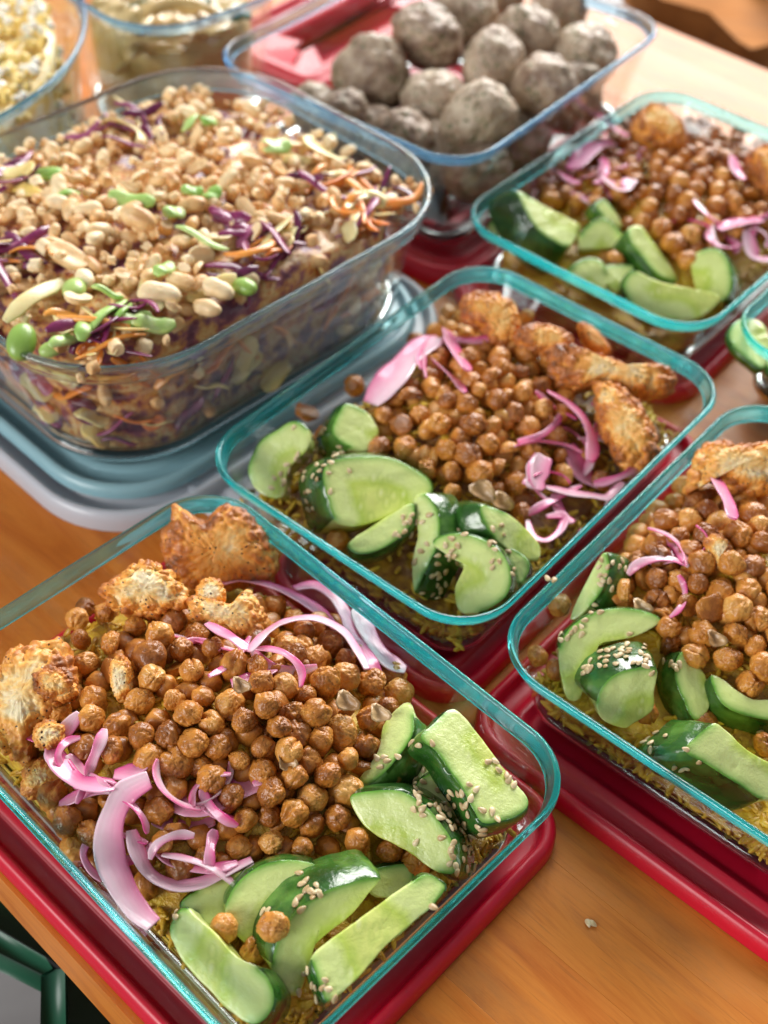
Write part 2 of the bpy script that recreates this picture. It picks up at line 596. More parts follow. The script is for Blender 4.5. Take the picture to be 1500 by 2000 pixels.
def link(name, data, parent=None, label=None, cat=None, group=None, kind=None, loc=None, rot=None, scale=None):
    o = bpy.data.objects.new(name, data)
    COL.objects.link(o)
    if parent is not None:
        o.parent = parent
    if label:
        o['label'] = label
    if cat:
        o['category'] = cat
    if group:
        o['group'] = group
    if kind:
        o['kind'] = kind
    if loc is not None:
        o.location = tuple(map(float, loc))
    if rot is not None:
        o.rotation_euler = rot
    if scale is not None:
        o.scale = scale if isinstance(scale, (tuple, list)) else (scale,) * 3
    return o


def centred(name, verts, faces, mats, midx=None, attrs=None, **kw):
    v = np.asarray(verts, float)
    c = v.mean(0)
    return link(name, mesh_data(name, v - c, faces, mats, midx, attrs), loc=c, **kw)


def ico(sub):
    t = (1 + 5 ** 0.5) / 2
    v = [(-1, t, 0), (1, t, 0), (-1, -t, 0), (1, -t, 0), (0, -1, t), (0, 1, t), (0, -1, -t), (0, 1, -t), (t, 0, -1), (t, 0, 1), (-t, 0, -1), (-t, 0, 1)]
    v = [np.array(p) / np.linalg.norm(p) for p in v]
    f = [(0, 11, 5), (0, 5, 1), (0, 1, 7), (0, 7, 10), (0, 10, 11), (1, 5, 9), (5, 11, 4), (11, 10, 2), (10, 7, 6), (7, 1, 8), (3, 9, 4), (3, 4, 2), (3, 2, 6), (3, 6, 8), (3, 8, 9), (4, 9, 5), (2, 4, 11), (6, 2, 10), (8, 6, 7), (9, 8, 1)]
    for _ in range(sub):
        mid, nf = {}, []

        def g(a, b):
            k = (min(a, b), max(a, b))
            if k not in mid:
                q = v[a] + v[b]
                v.append(q / np.linalg.norm(q))
                mid[k] = len(v) - 1
            return mid[k]
        for a, b, c in f:
            x, y, z = g(a, b), g(b, c), g(c, a)
            nf += [(a, x, z), (b, y, x), (c, z, y), (x, y, z)]
        f = nf
    return np.array(v), np.array(f)


ICO = {k: ico(k) for k in (1, 2, 3, 4)}


def rot_rand():
    q = rng.normal(size=4)
    q /= np.linalg.norm(q)
    a, b, c, d = q
    return np.array([[a*a+b*b-c*c-d*d, 2*(b*c-a*d), 2*(b*d+a*c)], [2*(b*c+a*d), a*a-b*b+c*c-d*d, 2*(c*d-a*b)], [2*(b*d-a*c), 2*(c*d+a*b), a*a-b*b-c*c+d*d]])


def joined(name, proto_list, xf, mats, **kw):
    """many small pieces as one real mesh; xf = [(proto index, 3x3, location)]"""
    V, Fs, n = [], [], 0
    for k, R, p in xf:
        v, f = proto_list[k]
        V.append(v @ np.asarray(R).T + p)
        Fs.append(f + n)
        n += len(v)
    V = np.concatenate(V)
    Fs = np.concatenate(Fs)
    return link(name, mesh_data(name, V, Fs.tolist(), mats), **kw)


# ---- rounded rectangle rings and lofts
def ring(L, W, r, n=96):
    a, b = L / 2, W / 2
    r = max(min(r, a - 1e-4, b - 1e-4), 5e-4)
    seg = [2 * (a - r), 2 * (b - r)]
    arc = math.pi / 2 * r
    pts = []
    k = n // 4
    na = k // 2
    for (cx, cy_, a0) in ((a - r, b - r, 0), (-(a - r), b - r, 90), (-(a - r), -(b - r), 180), (a - r, -(b - r), 270)):
        for i in range(na + 1):
            t = math.radians(a0 + 90 * i / na)
            pts.append((cx + r * math.cos(t), cy_ + r * math.sin(t)))
        # straight piece to next corner
        nx = {0: (-(a - r), b), 90: (-a, -(b - r)), 180: (a - r, -b), 270: (a, b - r)}[a0]
        p0 = pts[-1]
        for i in range(1, k - na):
            t = i / (k - na)
            pts.append((p0[0] + (nx[0] - p0[0]) * t, p0[1] + (nx[1] - p0[1]) * t))
    return np.array(pts)


def loft(L, W, r, prof, closed=False, cap_last=False, cap_first=False, n=96, wob=0.0):
    V, Fs = [], []
    for k, (ins, z) in enumerate(prof):
        p = ring(L - 2 * ins, W - 2 * ins, r - 0.75 * ins, n)
        zz = np.full(len(p), z)
        if wob:
            q = np.c_[p * 30, np.full(len(p), k * 0.3)]
            zz = zz + wob * vnoise(q)
        V.append(np.c_[p, zz])
    m = len(V[0])
    K = len(prof)
    for k in range(K if closed else K - 1):
        k2 = (k + 1) % K
        for i in range(m):
            j = (i + 1) % m
            Fs.append((k * m + i, k * m + j, k2 * m + j, k2 * m + i))
    if cap_last:
        Fs.append(tuple(reversed(range((K - 1) * m, K * m))))
    if cap_first:
        Fs.append(tuple(range(0, m)))
    return np.concatenate(V), Fs


def merge(parts):
    V, Fs, n = [], [], 0
    for v, f in parts:
        V.append(v)
        Fs += [tuple(i + n for i in q) for q in f]
        n += len(v)
    return np.concatenate(V), Fs


def smooth_loop(P, m, closed=True):
    P = np.asarray(P, float)
    n = len(P)
    out = []
    S = n if closed else n - 1
    for i in range(S):
        g = lambda k: P[k % n] if closed else P[min(max(k, 0), n - 1)]
        p0, p1, p2, p3 = g(i - 1), g(i), g(i + 1), g(i + 2)
        for t in np.linspace(0, 1, m, endpoint=False):
            out.append(0.5 * (2 * p1 + (p2 - p0) * t + (2 * p0 - 5 * p1 + 4 * p2 - p3) * t * t + (3 * p1 - p0 - 3 * p2 + p3) * t ** 3))
    if not closed:
        out.append(P[-1])
    return np.array(out)


# ------------------------------------------------------------------ the table
TA = math.radians(-41.5)
TU = np.array([math.cos(TA), math.sin(TA)])
TV = np.array([-math.sin(TA), math.cos(TA)])
table = link('table', None, label='orange varnished pine table of glued strips under all the glass bowls', cat='table')


def box_bevel(x0, x1, y0, y1, z0, z1, b):
    prof = [(b, z1), (b * 0.3, z1 - b * 0.3), (0, z1 - b), (0, z0)]
    V, Fs = [], []
    for ins, z in prof:
        V += [(x0 + ins, y0 + ins, z), (x1 - ins, y0 + ins, z), (x1 - ins, y1 - ins, z), (x0 + ins, y1 - ins, z)]
    for k in range(3):
        for i in range(4):
            j = (i + 1) % 4
            Fs.append((k * 4 + j, k * 4 + i, (k + 1) * 4 + i, (k + 1) * 4 + j))
    Fs.append((0, 1, 2, 3))
    Fs.append((15, 14, 13, 12))
    return np.array(V), Fs


vs = [0.083, 0.126, 0.168, 0.2005, 0.2285, 0.272, 0.315, 0.352, 0.397, 0.44, 0.484, 0.528, 0.57, 0.612, 0.655, 0.70, 0.742, 0.78, 0.812]
for k in range(len(vs) - 1):
    u = -1.05 + rng.uniform(0, 0.25)
    while u < 0.75:
        ln = rng.uniform(0.38, 0.62)
        u1 = min(u + ln, 0.9)
        V, Fs = box_bevel(u + 0.00001, u1 - 0.00001, vs[k] + 0.00001, vs[k + 1] - 0.00001, -0.028, rng.uniform(-0.00004, 0), 0.00012)
        c = V.mean(0)
        me = mesh_data('plank', V - c, Fs, M['wood'])
        me.polygons.foreach_set('use_smooth', np.zeros(len(me.polygons), bool))
        o = link('plank', me, parent=table)
        o.location = (c[0] * TU[0] + c[1] * TV[0], c[0] * TU[1] + c[1] * TV[1], c[2])
        o.rotation_euler = (0, 0, TA)
        u = u1

floor = link('floor', mesh_data('floor', [(-6, -6, -0.74), (6, -6, -0.74), (6, 8, -0.74), (-6, 8, -0.74)], [(0, 1, 2, 3)], M['stone']), kind='structure')


# ------------------------------------------------------------------ glass containers
CUR = {}


def container(name_key, cx, cy_, th, L, W, r, zb, zr, rim_mat, label, group=None, taper=0.011, rimh=0.0065):
    root = link('glass_container', None, label=label, cat='glass container', group=group, loc=(cx, cy_, 0), rot=(0, 0, th))
    t = taper
    outer = [(0.0022, zr - rimh + 0.0005), (0.004, zr - rimh - 0.004), (0.35 * t + 0.003, zr - 0.35 * (zr - zb)), (t, zb + 0.011), (t + 0.0018, zb + 0.006)]
    inner = [(0.0042, zr - rimh + 0.0005), (0.007, zr - rimh - 0.004), (0.35 * t + 0.006, zr - 0.35 * (zr - zb)), (t + 0.003, zb + 0.013), (t + 0.0045, zb + 0.0085)]
    flat0 = [(t + 0.0128, zb + 0.0008), (t + 0.02, zb + 0.001)]
    flat1 = [(t + 0.0128, zb + 0.0038), (t + 0.02, zb + 0.0036)]
    V, Fs = merge([loft(L, W, r, outer), loft(L, W, r, inner), loft(L, W, r, flat0, cap_last=True), loft(L, W, r, flat1, cap_last=True)])
    link('body', mesh_data('glass_body', V, Fs, M['glass']), parent=root)
    rp = [(0.0000, zr - 0.0014), (0.0004, zr - 0.0004), (0.0012, zr), (0.0021, zr - 0.0005), (0.0026, zr - 0.0016), (0.0034, zr - 0.70 * rimh), (0.0042, zr - rimh), (0.0033, zr - rimh - 0.0004), (0.0023, zr - rimh), (0.0014, zr - 0.72 * rimh), (0.0006, zr - 0.0030)]
    rp = smooth_loop(rp, 3)
    if W > 0.19 and rimh > 0.01:
        rp = [(q[0] * 1.35, q[1]) for q in rp]
    V, Fs = loft(L, W, r, [tuple(q) for q in rp], closed=True, n=128, wob=0.00018)
    link('rim', mesh_data('glass_rim', V, Fs, rim_mat), parent=root)
    bp = [(t + 0.0016, zb + 0.0062), (t + 0.0030, zb + 0.0022), (t + 0.0062, zb + 0.0002), (t + 0.0100, zb + 0.0000), (t + 0.0128, zb + 0.0008), (t + 0.0128, zb + 0.0038), (t + 0.0080, zb + 0.0048), (t + 0.0046, zb + 0.0084), (t + 0.0030, zb + 0.0082)]
    V, Fs = loft(L, W, r, [tuple(q) for q in smooth_loop(bp, 2)], closed=True, n=96)
    link('base_edge', mesh_data('glass_base_edge', V, Fs, M['base_teal']), parent=root)
    c, s = math.cos(th), math.sin(th)
    CUR[name_key] = dict(c=np.array([cx, cy_]), R=np.array([[c, -s], [s, c]]), L=L, W=W, r=r, zb=zb, zr=zr, t=t)
    return root


def lid(cx, cy_, th, L, W, r, z, label, m, h=0.0085, group=None, cat='lid'):
    root = link('lid', None, label=label, cat=cat, group=group, loc=(cx, cy_, z), rot=(0, 0, th))
    prof = [(0.0, 0.0), (0.0, h * 0.55), (0.0012, h * 0.9), (0.0026, h), (0.0042, h * 0.97), (0.0050, h * 0.80), (0.0056, h * 0.42), (0.0075, h * 0.36), (0.0122, h * 0.36), (0.0130, h * 0.44), (0.0142, h * 0.60), (0.0165, h * 0.62)]
    V, Fs = loft(L, W, r, prof, n=96)
    link('lip', mesh_data('lid_lip', V, Fs, m), parent=root)
    prof = [(0.0165, h * 0.62), (0.0175, h * 0.60), (0.0190, h * 0.40), (0.021, h * 0.38), (0.045, h * 0.38)]
    V, Fs = loft(L, W, r, prof, n=96, cap_last=True)
    link('panel', mesh_data('lid_panel', V, Fs, m), parent=root)
    return root


ZB = 0.0085
GC = 'teal rimmed glass meal containers'
container('A', -0.0483, 0.2624, -0.740, 0.200, 0.149, 0.026, ZB, ZR, M['rim_teal'], 'teal rimmed glass container nearest the camera, corner cropped by the photo bottom', GC)
container('B', 0.0374, 0.4287, 0.9121, 0.200, 0.149, 0.026, ZB, ZR, M['rim_teal'], 'teal rimmed glass container in the middle, beside the big salad bowl', GC)
container('C', 0.1582, 0.3340, 0.9050, 0.200, 0.149, 0.026, ZB, ZR, M['rim_teal'], 'teal rimmed glass container cut by the right edge with red lid below', GC)
container('D', 0.1474, 0.6180, 0.8950, 0.200, 0.149, 0.026, ZB, ZR, M['rim_teal'], 'teal rimmed glass container of chickpeas behind the middle one, near the meatballs', GC)
container('E', 0.2760, 0.5340, 0.9050, 0.200, 0.149, 0.026, ZB, ZR, M['rim_teal'], 'blue rimmed glass container corner with cucumber at the right photo edge', GC)
container('M', 0.0213, 0.7252, 0.9490, 0.216, 0.181, 0.028, 0.012, 0.078, M['rim_sky'], 'large glass container holding the grey brown meatballs')
container('S', -0.1120, 0.5325, 0.8330, 0.235, 0.197, 0.060, 0.0165, 0.087, M['rim_blue'], 'deep clear glass bowl filled with peanut topped salad', rimh=0.011, taper=0.013)
container('T', -0.3350, 0.6750, 0.8000, 0.310, 0.310, 0.150, 0.004, 0.090, M['rim_sky'], 'round glass bowl of yellow and white crumbs in the top left corner')
container('P', -0.1460, 0.7680, 0.7854, 0.120, 0.120, 0.042, 0.004, 0.088, M['rim_sky'], 'small blue rimmed glass bowl of pasta behind the salad')

LG = 'red plastic lids under the containers'


def lid_rel(key, du, dv, rot, L, W, z, label, m, **kw):
    g = CUR[key]
    p = g['c'] + g['R'] @ np.array([du, dv])
    th = math.atan2(g['R'][1, 0], g['R'][0, 0]) + rot
    return lid(p[0], p[1], th, L, W, kw.pop('r', 0.028), z, label, m, **kw)


lid_rel('A', -0.0040, -0.0010, 0.03, 0.207, 0.157, 0.0003, 'red plastic lid under the nearest container, at the table edge', M['red'], group=LG, r=0.020)
lid_rel('C', -0.0045, -0.004, -0.015, 0.207, 0.158, 0.0003, 'red plastic lid under the right container, along the bare wood', M['red'], group=LG, r=0.020)
lid_rel('B', 0.000, -0.018, 0.00, 0.205, 0.108, 0.0003, 'red plastic lid half under the middle container', M['red'], group=LG, r=0.020)
lid_rel('D', -0.004, 0.004, 0.03, 0.203, 0.150, 0.0003, 'red plastic lid under the chickpea container beside the meatballs', M['red'], group=LG)
lid_rel('M', 0.100, 0.152, 0.0, 0.200, 0.100, 0.0003, 'bright red lid lying flat behind the meatball container', M['red'], group=LG, r=0.02)
lid_rel('M', 0.000, 0.000, 0.01, 0.222, 0.188, 0.0003, 'bright red plastic lid beneath the meatball container', M['red'], h=0.011, group=LG)
lid_rel('S', 0.0, 0.000, 0.0, 0.240, 0.204, 0.0003, 'pale translucent lid with blue band under the deep salad bowl', M['frost'], h=0.010, r=0.05)
lid_rel('S', 0.0, 0.000, 0.0, 0.220, 0.183, 0.0085, 'thin light blue lid directly under the deep salad bowl', M['blue_plastic'], h=0.0062, r=0.045)
lid_rel('S', 0.030, -0.112, -0.02, 0.200, 0.052, 0.0003, 'flat translucent lavender plastic tray between salad bowl and middle container', M['frost'], h=0.005, r=0.012, cat='plastic tray')


# ------------------------------------------------------------------ beds of food (height fields inside the bowls)
def local(key, p):
    g = CUR[key]
    return (np.asarray(p)[..., :2] - g['c']) @ g['R']


def world(key, q):
    g = CUR[key]
    return np.asarray(q) @ g['R'].T + g['c']


HF = {}


def field(key, base, bumps, rough=0.0012):
    """bumps: (photo pixel of the centre, height, radius)"""
    bl = [(at_z(px, py, base + h)[:2], h, s) for (px, py), h, s in bumps]

    def h(p):
        p = np.atleast_2d(p)[:, :2]
        z = np.full(len(p), base)
        for c, a, s in bl:
            z = z + a * np.exp(-((p - c) ** 2).sum(1) / (2 * s * s))
        return z + rough * vnoise(np.c_[p * 120, np.zeros(len(p))])
    HF[key] = h
    return h


def on_field(key, px, py, off=0.0):
    h, d = HF[key], ray(px, py)
    ts = np.linspace(0.25, 1.2, 700)
    P = CAM + ts[:, None] * d
    below = P[:, 2] < h(P) + off
    i = int(np.argmax(below)) if below.any() else len(ts) - 1
    return P[i]


def inside(key, p, pad):
    g = CUR[key]
    q = np.abs(local(key, p))
    ins = g['t'] * 0.7 + pad
    return (q[..., 0] < g['L'] / 2 - ins) & (q[..., 1] < g['W'] / 2 - ins)


def bed(key, m, name, zlow_off=0.0045, n=70, label=None, relief=0.0015, rscale=140):
    g = CUR[key]
    ins = g['t'] + 0.0048
    V, Fs = [], []
    R = ring(g['L'] - 2 * ins, g['W'] - 2 * ins, g['r'] - 0.7 * ins, 160)
    ks = [1.0, 1.0, 1.0, 1.0, 0.985, 0.95, 0.9, 0.84, 0.78, 0.71, 0.64, 0.57, 0.5, 0.43, 0.36, 0.29, 0.22, 0.15, 0.08, 0.02]
    zb = g['zb'] + zlow_off
    for k, kk in enumerate(ks):
        p = world(key, R * kk)
        z = HF[key](p)
        if k < 4:
            f = (k + 0.0) / 4
            z = zb + (z - 0.002 - zb) * f
            p = world(key, R * (0.965 + 0.035 * f))
        q = np.c_[p, z]
        a = relief * (fbm(q * rscale, 3) * 0.6)
        if k >= 4:
            q[:, 2] += a
        elif k:
            q[:, :2] = world(key, R * (0.965 + 0.035 * k / 4) * (1 - np.abs(a)[:, None] * 6))
        V.append(q)
    m_ = len(R)
    for k in range(len(ks) - 1):
        for i in range(m_):
            j = (i + 1) % m_
            Fs.append((k * m_ + i, k * m_ + j, (k + 1) * m_ + j, (k + 1) * m_ + i))
    Fs.append(tuple(range((len(ks) - 1) * m_, len(ks) * m_)))
    return centred(name, np.concatenate(V), Fs, m, label=label, kind='stuff')


def scatter_on(key, n, pad, dmin, off=0.0, test=None):
    g = CUR[key]
    out = []
    tries = 0
    while len(out) < n and tries < n * 30:
        tries += 1
        q = np.array([rng.uniform(-g['L'] / 2, g['L'] / 2), rng.uniform(-g['W'] / 2, g['W'] / 2)])
        p = world(key, q)
        if not inside(key, p, pad):
            continue
        if test is not None and not test(p):
            continue
        if out and dmin > 0 and (((np.array(out)[:, :2] - p) ** 2).sum(1).min() < dmin ** 2):
            continue
        out.append(np.array([p[0], p[1], HF[key](p)[0] + off]))
    return out


field('A', 0.0185, [((410, 1390), 0.026, 0.038), ((180, 1320), 0.013, 0.03), ((620, 1440), 0.012, 0.026), ((200, 1600), 0.008, 0.02)])
field('B', 0.0185, [((900, 800), 0.027, 0.035), ((1080, 720), 0.015, 0.033)])
field('C', 0.0185, [((1420, 1100), 0.028, 0.038), ((1530, 1230), 0.008, 0.03)])
field('D', 0.0200, [((1350, 370), 0.028, 0.045)])
field('E', 0.0240, [((1480, 690), 0.008, 0.03)])
field('M', 0.0240, [((900, 200), 0.001, 0.05)])
field('S', 0.0700, [((300, 440), 0.018, 0.068), ((200, 620), 0.006, 0.04)], 0.0025)
field('T', 0.0700, [((0, 60), 0.010, 0.06)], 0.003)
field('P', 0.0640, [((330, 20), 0.008, 0.03)], 0.003)
for k, lb in (('A', 'yellow turmeric rice under the chickpeas of the nearest container'), ('B', 'yellow turmeric rice under the chickpeas of the middle container'),
              ('C', 'yellow turmeric rice seen through the wall of the right container'), ('D', 'yellow rice under the chickpeas beside the meatballs'), ('E', 'yellow rice in the container at the right edge')):
    bed(k, M['rice'], 'rice', label=lb, relief=0.0028, rscale=260)
bed('S', M['salad_bed'], 'chopped_salad', label='dense mix of purple cabbage, carrot and noodles filling the deep bowl', relief=0.004)
bed('T', M['crumb'], 'corn_and_cheese_crumbs', label='mass of yellow corn and white cheese in the top left bowl', relief=0.004)
bed('P', M['pasta'], 'noodle_bed', label='tangled pale noodles filling the small back bowl', relief=0.004)

# rice grains, loose on the beds
gv, gf = ICO[1]
GR = [(gv * np.array([0.0036, 0.0010, 0.0010]), gf), (gv * np.array([0.0030, 0.0011, 0.0010]) + np.array([0, 0.0003, 0]) * (gv[:, :1] ** 2), gf)]
for k in 'ABCDE':
    pts = scatter_on(k, 900 if k in 'ABC' else 350, 0.006, 0.0, 0.0004)
    xf = []
    for p in pts:
        a, b = rng.uniform(0, 6.28), rng.normal(0, 0.35)
        ca, sa, cb, sb = math.cos(a), math.sin(a), math.cos(b), math.sin(b)
        R = np.array([[ca, -sa, 0], [sa, ca, 0], [0, 0, 1]]) @ np.array([[cb, 0, sb], [0, 1, 0], [-sb, 0, cb]])
        xf.append((rng.randint(2), R, p))
    # a band of grains pressed against the wall
    g = CUR[k]
    R0 = ring(g['L'] - 2 * (g['t'] + 0.0052), g['W'] - 2 * (g['t'] + 0.0052), g['r'] - 0.01, 160)
    for _ in range(500 if k in 'ABC' else 0):
        q = R0[rng.randint(len(R0))] * rng.uniform(0.985, 1.0)
        p = world(k, q)
        z = rng.uniform(g['zb'] + 0.007, HF[k](p)[0])
        xf.append((rng.randint(2), rot_rand(), np.array([p[0], p[1], z])))
    joined('rice_grains', GR, xf, M['rice'], label='loose yellow rice grains in %s' % {'A': 'the nearest container', 'B': 'the middle container', 'C': 'the right container', 'D': 'the container beside the meatballs', 'E': 'the container at the right edge'}[k], kind='stuff')


# ------------------------------------------------------------------ traced solids
SOLID_V, SOLID_F = [], []           # everything that sesame seeds and loose chickpeas may rest on


def add_solid(V, Fs):
    n = len(SOLID_V)
    SOLID_V.extend([tuple(map(float, v)) for v in V])
    SOLID_F.extend([tuple(int(i) + n for i in f) for f in Fs])


def zpts(pts, z):
    """zoomed coordinates -> photo pixels; z = (x0, y0, scale)"""
    return [(z[0] + x / z[2], z[1] + y / z[2]) for x, y in pts]


Z1, Z2, Z3, Z4 = (0, 950, 2.5), (500, 1100, 2.5), (0, 1450, 2.5), (500, 1450, 2.5)
Z5, Z6, Z7, ZD = (400, 500, 2.667), (900, 500, 2.5), (950, 1150, 2.727), (900, 0, 2.5)


def resample(P, flags, m):
    P = np.asarray(P, float)
    n = len(P)
    S = smooth_loop(P, 12)
    fl = np.repeat(flags, 12)
    d = np.r_[0, np.cumsum(np.linalg.norm(np.roll(S, -1, 0) - S, axis=1))]
    t = np.linspace(0, d[-1], m, endpoint=False)
    S2 = np.vstack([S, S[:1]])
    out = np.stack([np.interp(t, d, S2[:, c]) for c in range(S.shape[1])], -1)
    idx = np.clip(np.searchsorted(d, t, 'right') - 1, 0, len(fl) - 1)
    return out, fl[idx]


def unproject(poly, z0, n):
    n = np.asarray(n, float)
    n /= np.linalg.norm(n)
    c = np.mean(poly, 0)
    P0 = at_z(c[0], c[1], z0)
    if n @ (CAM - P0) < 0:
        n = -n
    out = []
    for px, py in poly:
        d = ray(px, py)
        out.append(CAM + d * (((P0 - CAM) @ n) / (d @ n)))
    return np.array(out), n, P0


CUKE_G = 'dressed cucumber pieces'


def cucumber(poly, skin, z0, n, thick, label, flare=0.0, zoom=None, bow=0.0006):
    """a cut piece: flat wet face with the traced outline, real thickness, green rind where skin says (vertex index ranges)"""
    if zoom:
        poly = zpts(poly, zoom)
    P, n, P0 = unproject(poly, z0, n)
    fl = np.zeros(len(P), bool)
    for a, b in skin:
        i = a
        while i != b:
            fl[i] = True
            i = (i + 1) % len(P)
    P, fl = resample(P, fl, 88)
    c = P.mean(0)
    # in-plane outward directions
    tan = np.roll(P, -1, 0) - np.roll(P, 1, 0)
    out = np.cross(tan, n)
    out /= np.linalg.norm(out, axis=1)[:, None] + 1e-12
    if ((P - c) * out).sum(1).mean() < 0:
        out = -out
    for _ in range(3):
        out = out + np.roll(out, 1, 0) + np.roll(out, -1, 0)
        out /= np.linalg.norm(out, axis=1)[:, None] + 1e-12
    wf = fl.astype(float)
    for _ in range(3):
        wf = (wf + np.roll(wf, 1) + np.roll(wf, -1)) / 3
    m = len(P)
    rows, depth = [], []
    for k in (0.06, 0.2, 0.35, 0.5, 0.65, 0.78, 0.88, 0.95, 0.985):
        q = c + (P - c) * k
        q = q + n * (0.0004 * fbm(q * 160 + 5, 3)[:, None] + bow * (1 - k * k) * 0.4 - (0.0003 if k > 0.98 else 0))
        rows.append(q)
    nf = len(rows)
    for t in (0.03, 0.12, 0.28, 0.46, 0.64, 0.82, 1.0):
        bulge = 0.0010 * math.sin(math.pi * min(t * 1.1, 1)) + flare * 0.65 * t - (0.0004 if t < 0.05 else 0)
        q = P - n * (thick * t) + out * ((bulge * wf)[:, None]) - out * ((0.0015 * t * (1 - wf))[:, None])
        q = q + out * (0.0003 * fbm(q * 220, 2)[:, None])
        rows.append(q)
    q = c - n * thick + (P - c) * 0.3
    rows.append(q)
    V = np.concatenate(rows)
    Fs, mi = [], []
    for k in range(len(rows) - 1):
        for i in range(m):
            j = (i + 1) % m
            Fs.append((k * m + i, k * m + j, (k + 1) * m + j, (k + 1) * m + i))
            side = k >= nf - 1 and k < len(rows) - 2
            mi.append(1 if (side and fl[i]) else 0)
    Fs.append(tuple(reversed(range(0, m))))
    mi.append(0)
    Fs.append(tuple(range((len(rows) - 1) * m, len(rows) * m)))
    mi.append(0)
    if fl.any():
        S = P[fl]
        dist = np.array([np.sqrt(((S - v) ** 2).sum(1).min()) for v in V]) / 0.017
    else:
        dist = np.array([np.sqrt(((P - v) ** 2).sum(1).min()) for v in V]) / 0.017 + 0.25
    dist[nf * m:] = np.maximum(dist[nf * m:], 0.0)
    # orientation check
    a, b_, c_ = V[Fs[5 * m][0]], V[Fs[5 * m][1]], V[Fs[5 * m][2]]
    if np.cross(b_ - a, c_ - a) @ n < 0:
        Fs = [tuple(reversed(f)) for f in Fs]
    add_solid(V, Fs)
    cc = V.mean(0)
    root = link('cucumber_piece', None, label=label, cat='cucumber', group=CUKE_G, loc=cc)
    Vc = V - cc
    runs, lab = [], {}
    if fl.any() and not fl.all():
        st = next(i for i in range(m) if not fl[i])
        cur = None
        for d_ in range(m):
            i = (st + d_) % m
            if fl[i]:
                if cur is None:
                    runs.append([])
                    cur = len(runs) - 1
                lab[i] = cur
            else:
                cur = None
    groups = [('flesh', [f for f, x in zip(Fs, mi) if x == 0], M['flesh'])]
    side_cols = []
    for q, (f, x) in enumerate(zip(Fs, mi)):
        if x == 1:
            side_cols.append((q % m, f))
    for k in range(max(1, len(runs))):
        groups.append(('rind', [f for c0, f in side_cols if lab.get(c0, 0) == k], M['skin']))
    for nm, fs, mm in groups:
        if not fs:
            continue
        used = sorted({i for f in fs for i in f})
        remap = {u: i for i, u in enumerate(used)}
        link(nm, mesh_data(nm, Vc[used], [tuple(remap[i] for i in f) for f in fs], mm, attrs={'skin_distance': dist[used]}), parent=root)
    return root


def lump(poly, z0, n, thick, mats, name, label, cat, group=None, zoom=None, amp=0.0012, cell=0.0042, seed=0, power=2.6, fine=0.0004):
    """irregular solid with the traced outline, pillowed on both sides and knobbly all over (florets)"""
    if zoom:
        poly = zpts(poly, zoom)
    P, n, P0 = unproject(poly, z0, n)
    P, _ = resample(P, np.zeros(len(P), bool), 190)
    c = P.mean(0)
    ks = list(np.sin(np.linspace(0.04, math.pi / 2, 34)))
    rows = []
    for k in ks:
        rows.append(c + (P - c) * k + n * thick * 0.5 * (1 - k ** power) ** 0.5)
    for k in reversed(ks[:-1]):
        rows.append(c + (P - c) * k - n * thick * 0.5 * (1 - k ** power) ** 0.5)
    m = len(P)
    V = np.concatenate(rows)
    Fs = []
    for k in range(len(rows) - 1):
        for i in range(m):
            j = (i + 1) % m
            Fs.append((k * m + i, k * m + j, (k + 1) * m + j, (k + 1) * m + i))
    Fs.append(tuple(reversed(range(0, m))))
    Fs.append(tuple(range((len(rows) - 1) * m, len(rows) * m)))
    nrm = V - c
    rad = np.repeat(np.array(ks + list(reversed(ks[:-1]))), m)
    pl = nrm - (nrm @ n)[:, None] * n
    pl /= np.linalg.norm(pl, axis=1)[:, None] + 1e-9
    sgn = np.sign((nrm @ n))[:, None]
    d = pl * (0.55 * rad ** 6)[:, None] + n * sgn * (1.05 - rad ** 8)[:, None]
    d /= np.linalg.norm(d, axis=1)[:, None] + 1e-9
    q = V + seed * 3.1
    amp *= min(1.0, thick / 0.015)
    wv = worley(q / cell)
    w2 = worley(q / (cell * 0.45) + 9)
    bumpv = (np.sqrt(np.clip(1 - (wv / 0.80) ** 2, 0, 1)) - 0.62) * 1.15 + (np.sqrt(np.clip(1 - (w2 / 0.80) ** 2, 0, 1)) - 0.62) * 0.5
    edge = 0.22 + 0.90 * np.clip((rad - 0.40) / 0.45, 0, 1)
    V = V + d * (amp * bumpv * edge * 1.6 + fine * fbm(q * 900, 3))[:, None]
    tip = np.clip(0.55 + bumpv * 0.6, 0, 1) * edge
    a, b_, c_ = V[Fs[5 * m][0]], V[Fs[5 * m][1]], V[Fs[5 * m][2]]
    if np.cross(b_ - a, c_ - a) @ n < 0:
        Fs = [tuple(reversed(f)) for f in Fs]
    add_solid(V, Fs)
    return centred(name, V, Fs, mats, attrs={'tip': tip}, label=label, cat=cat, group=group)


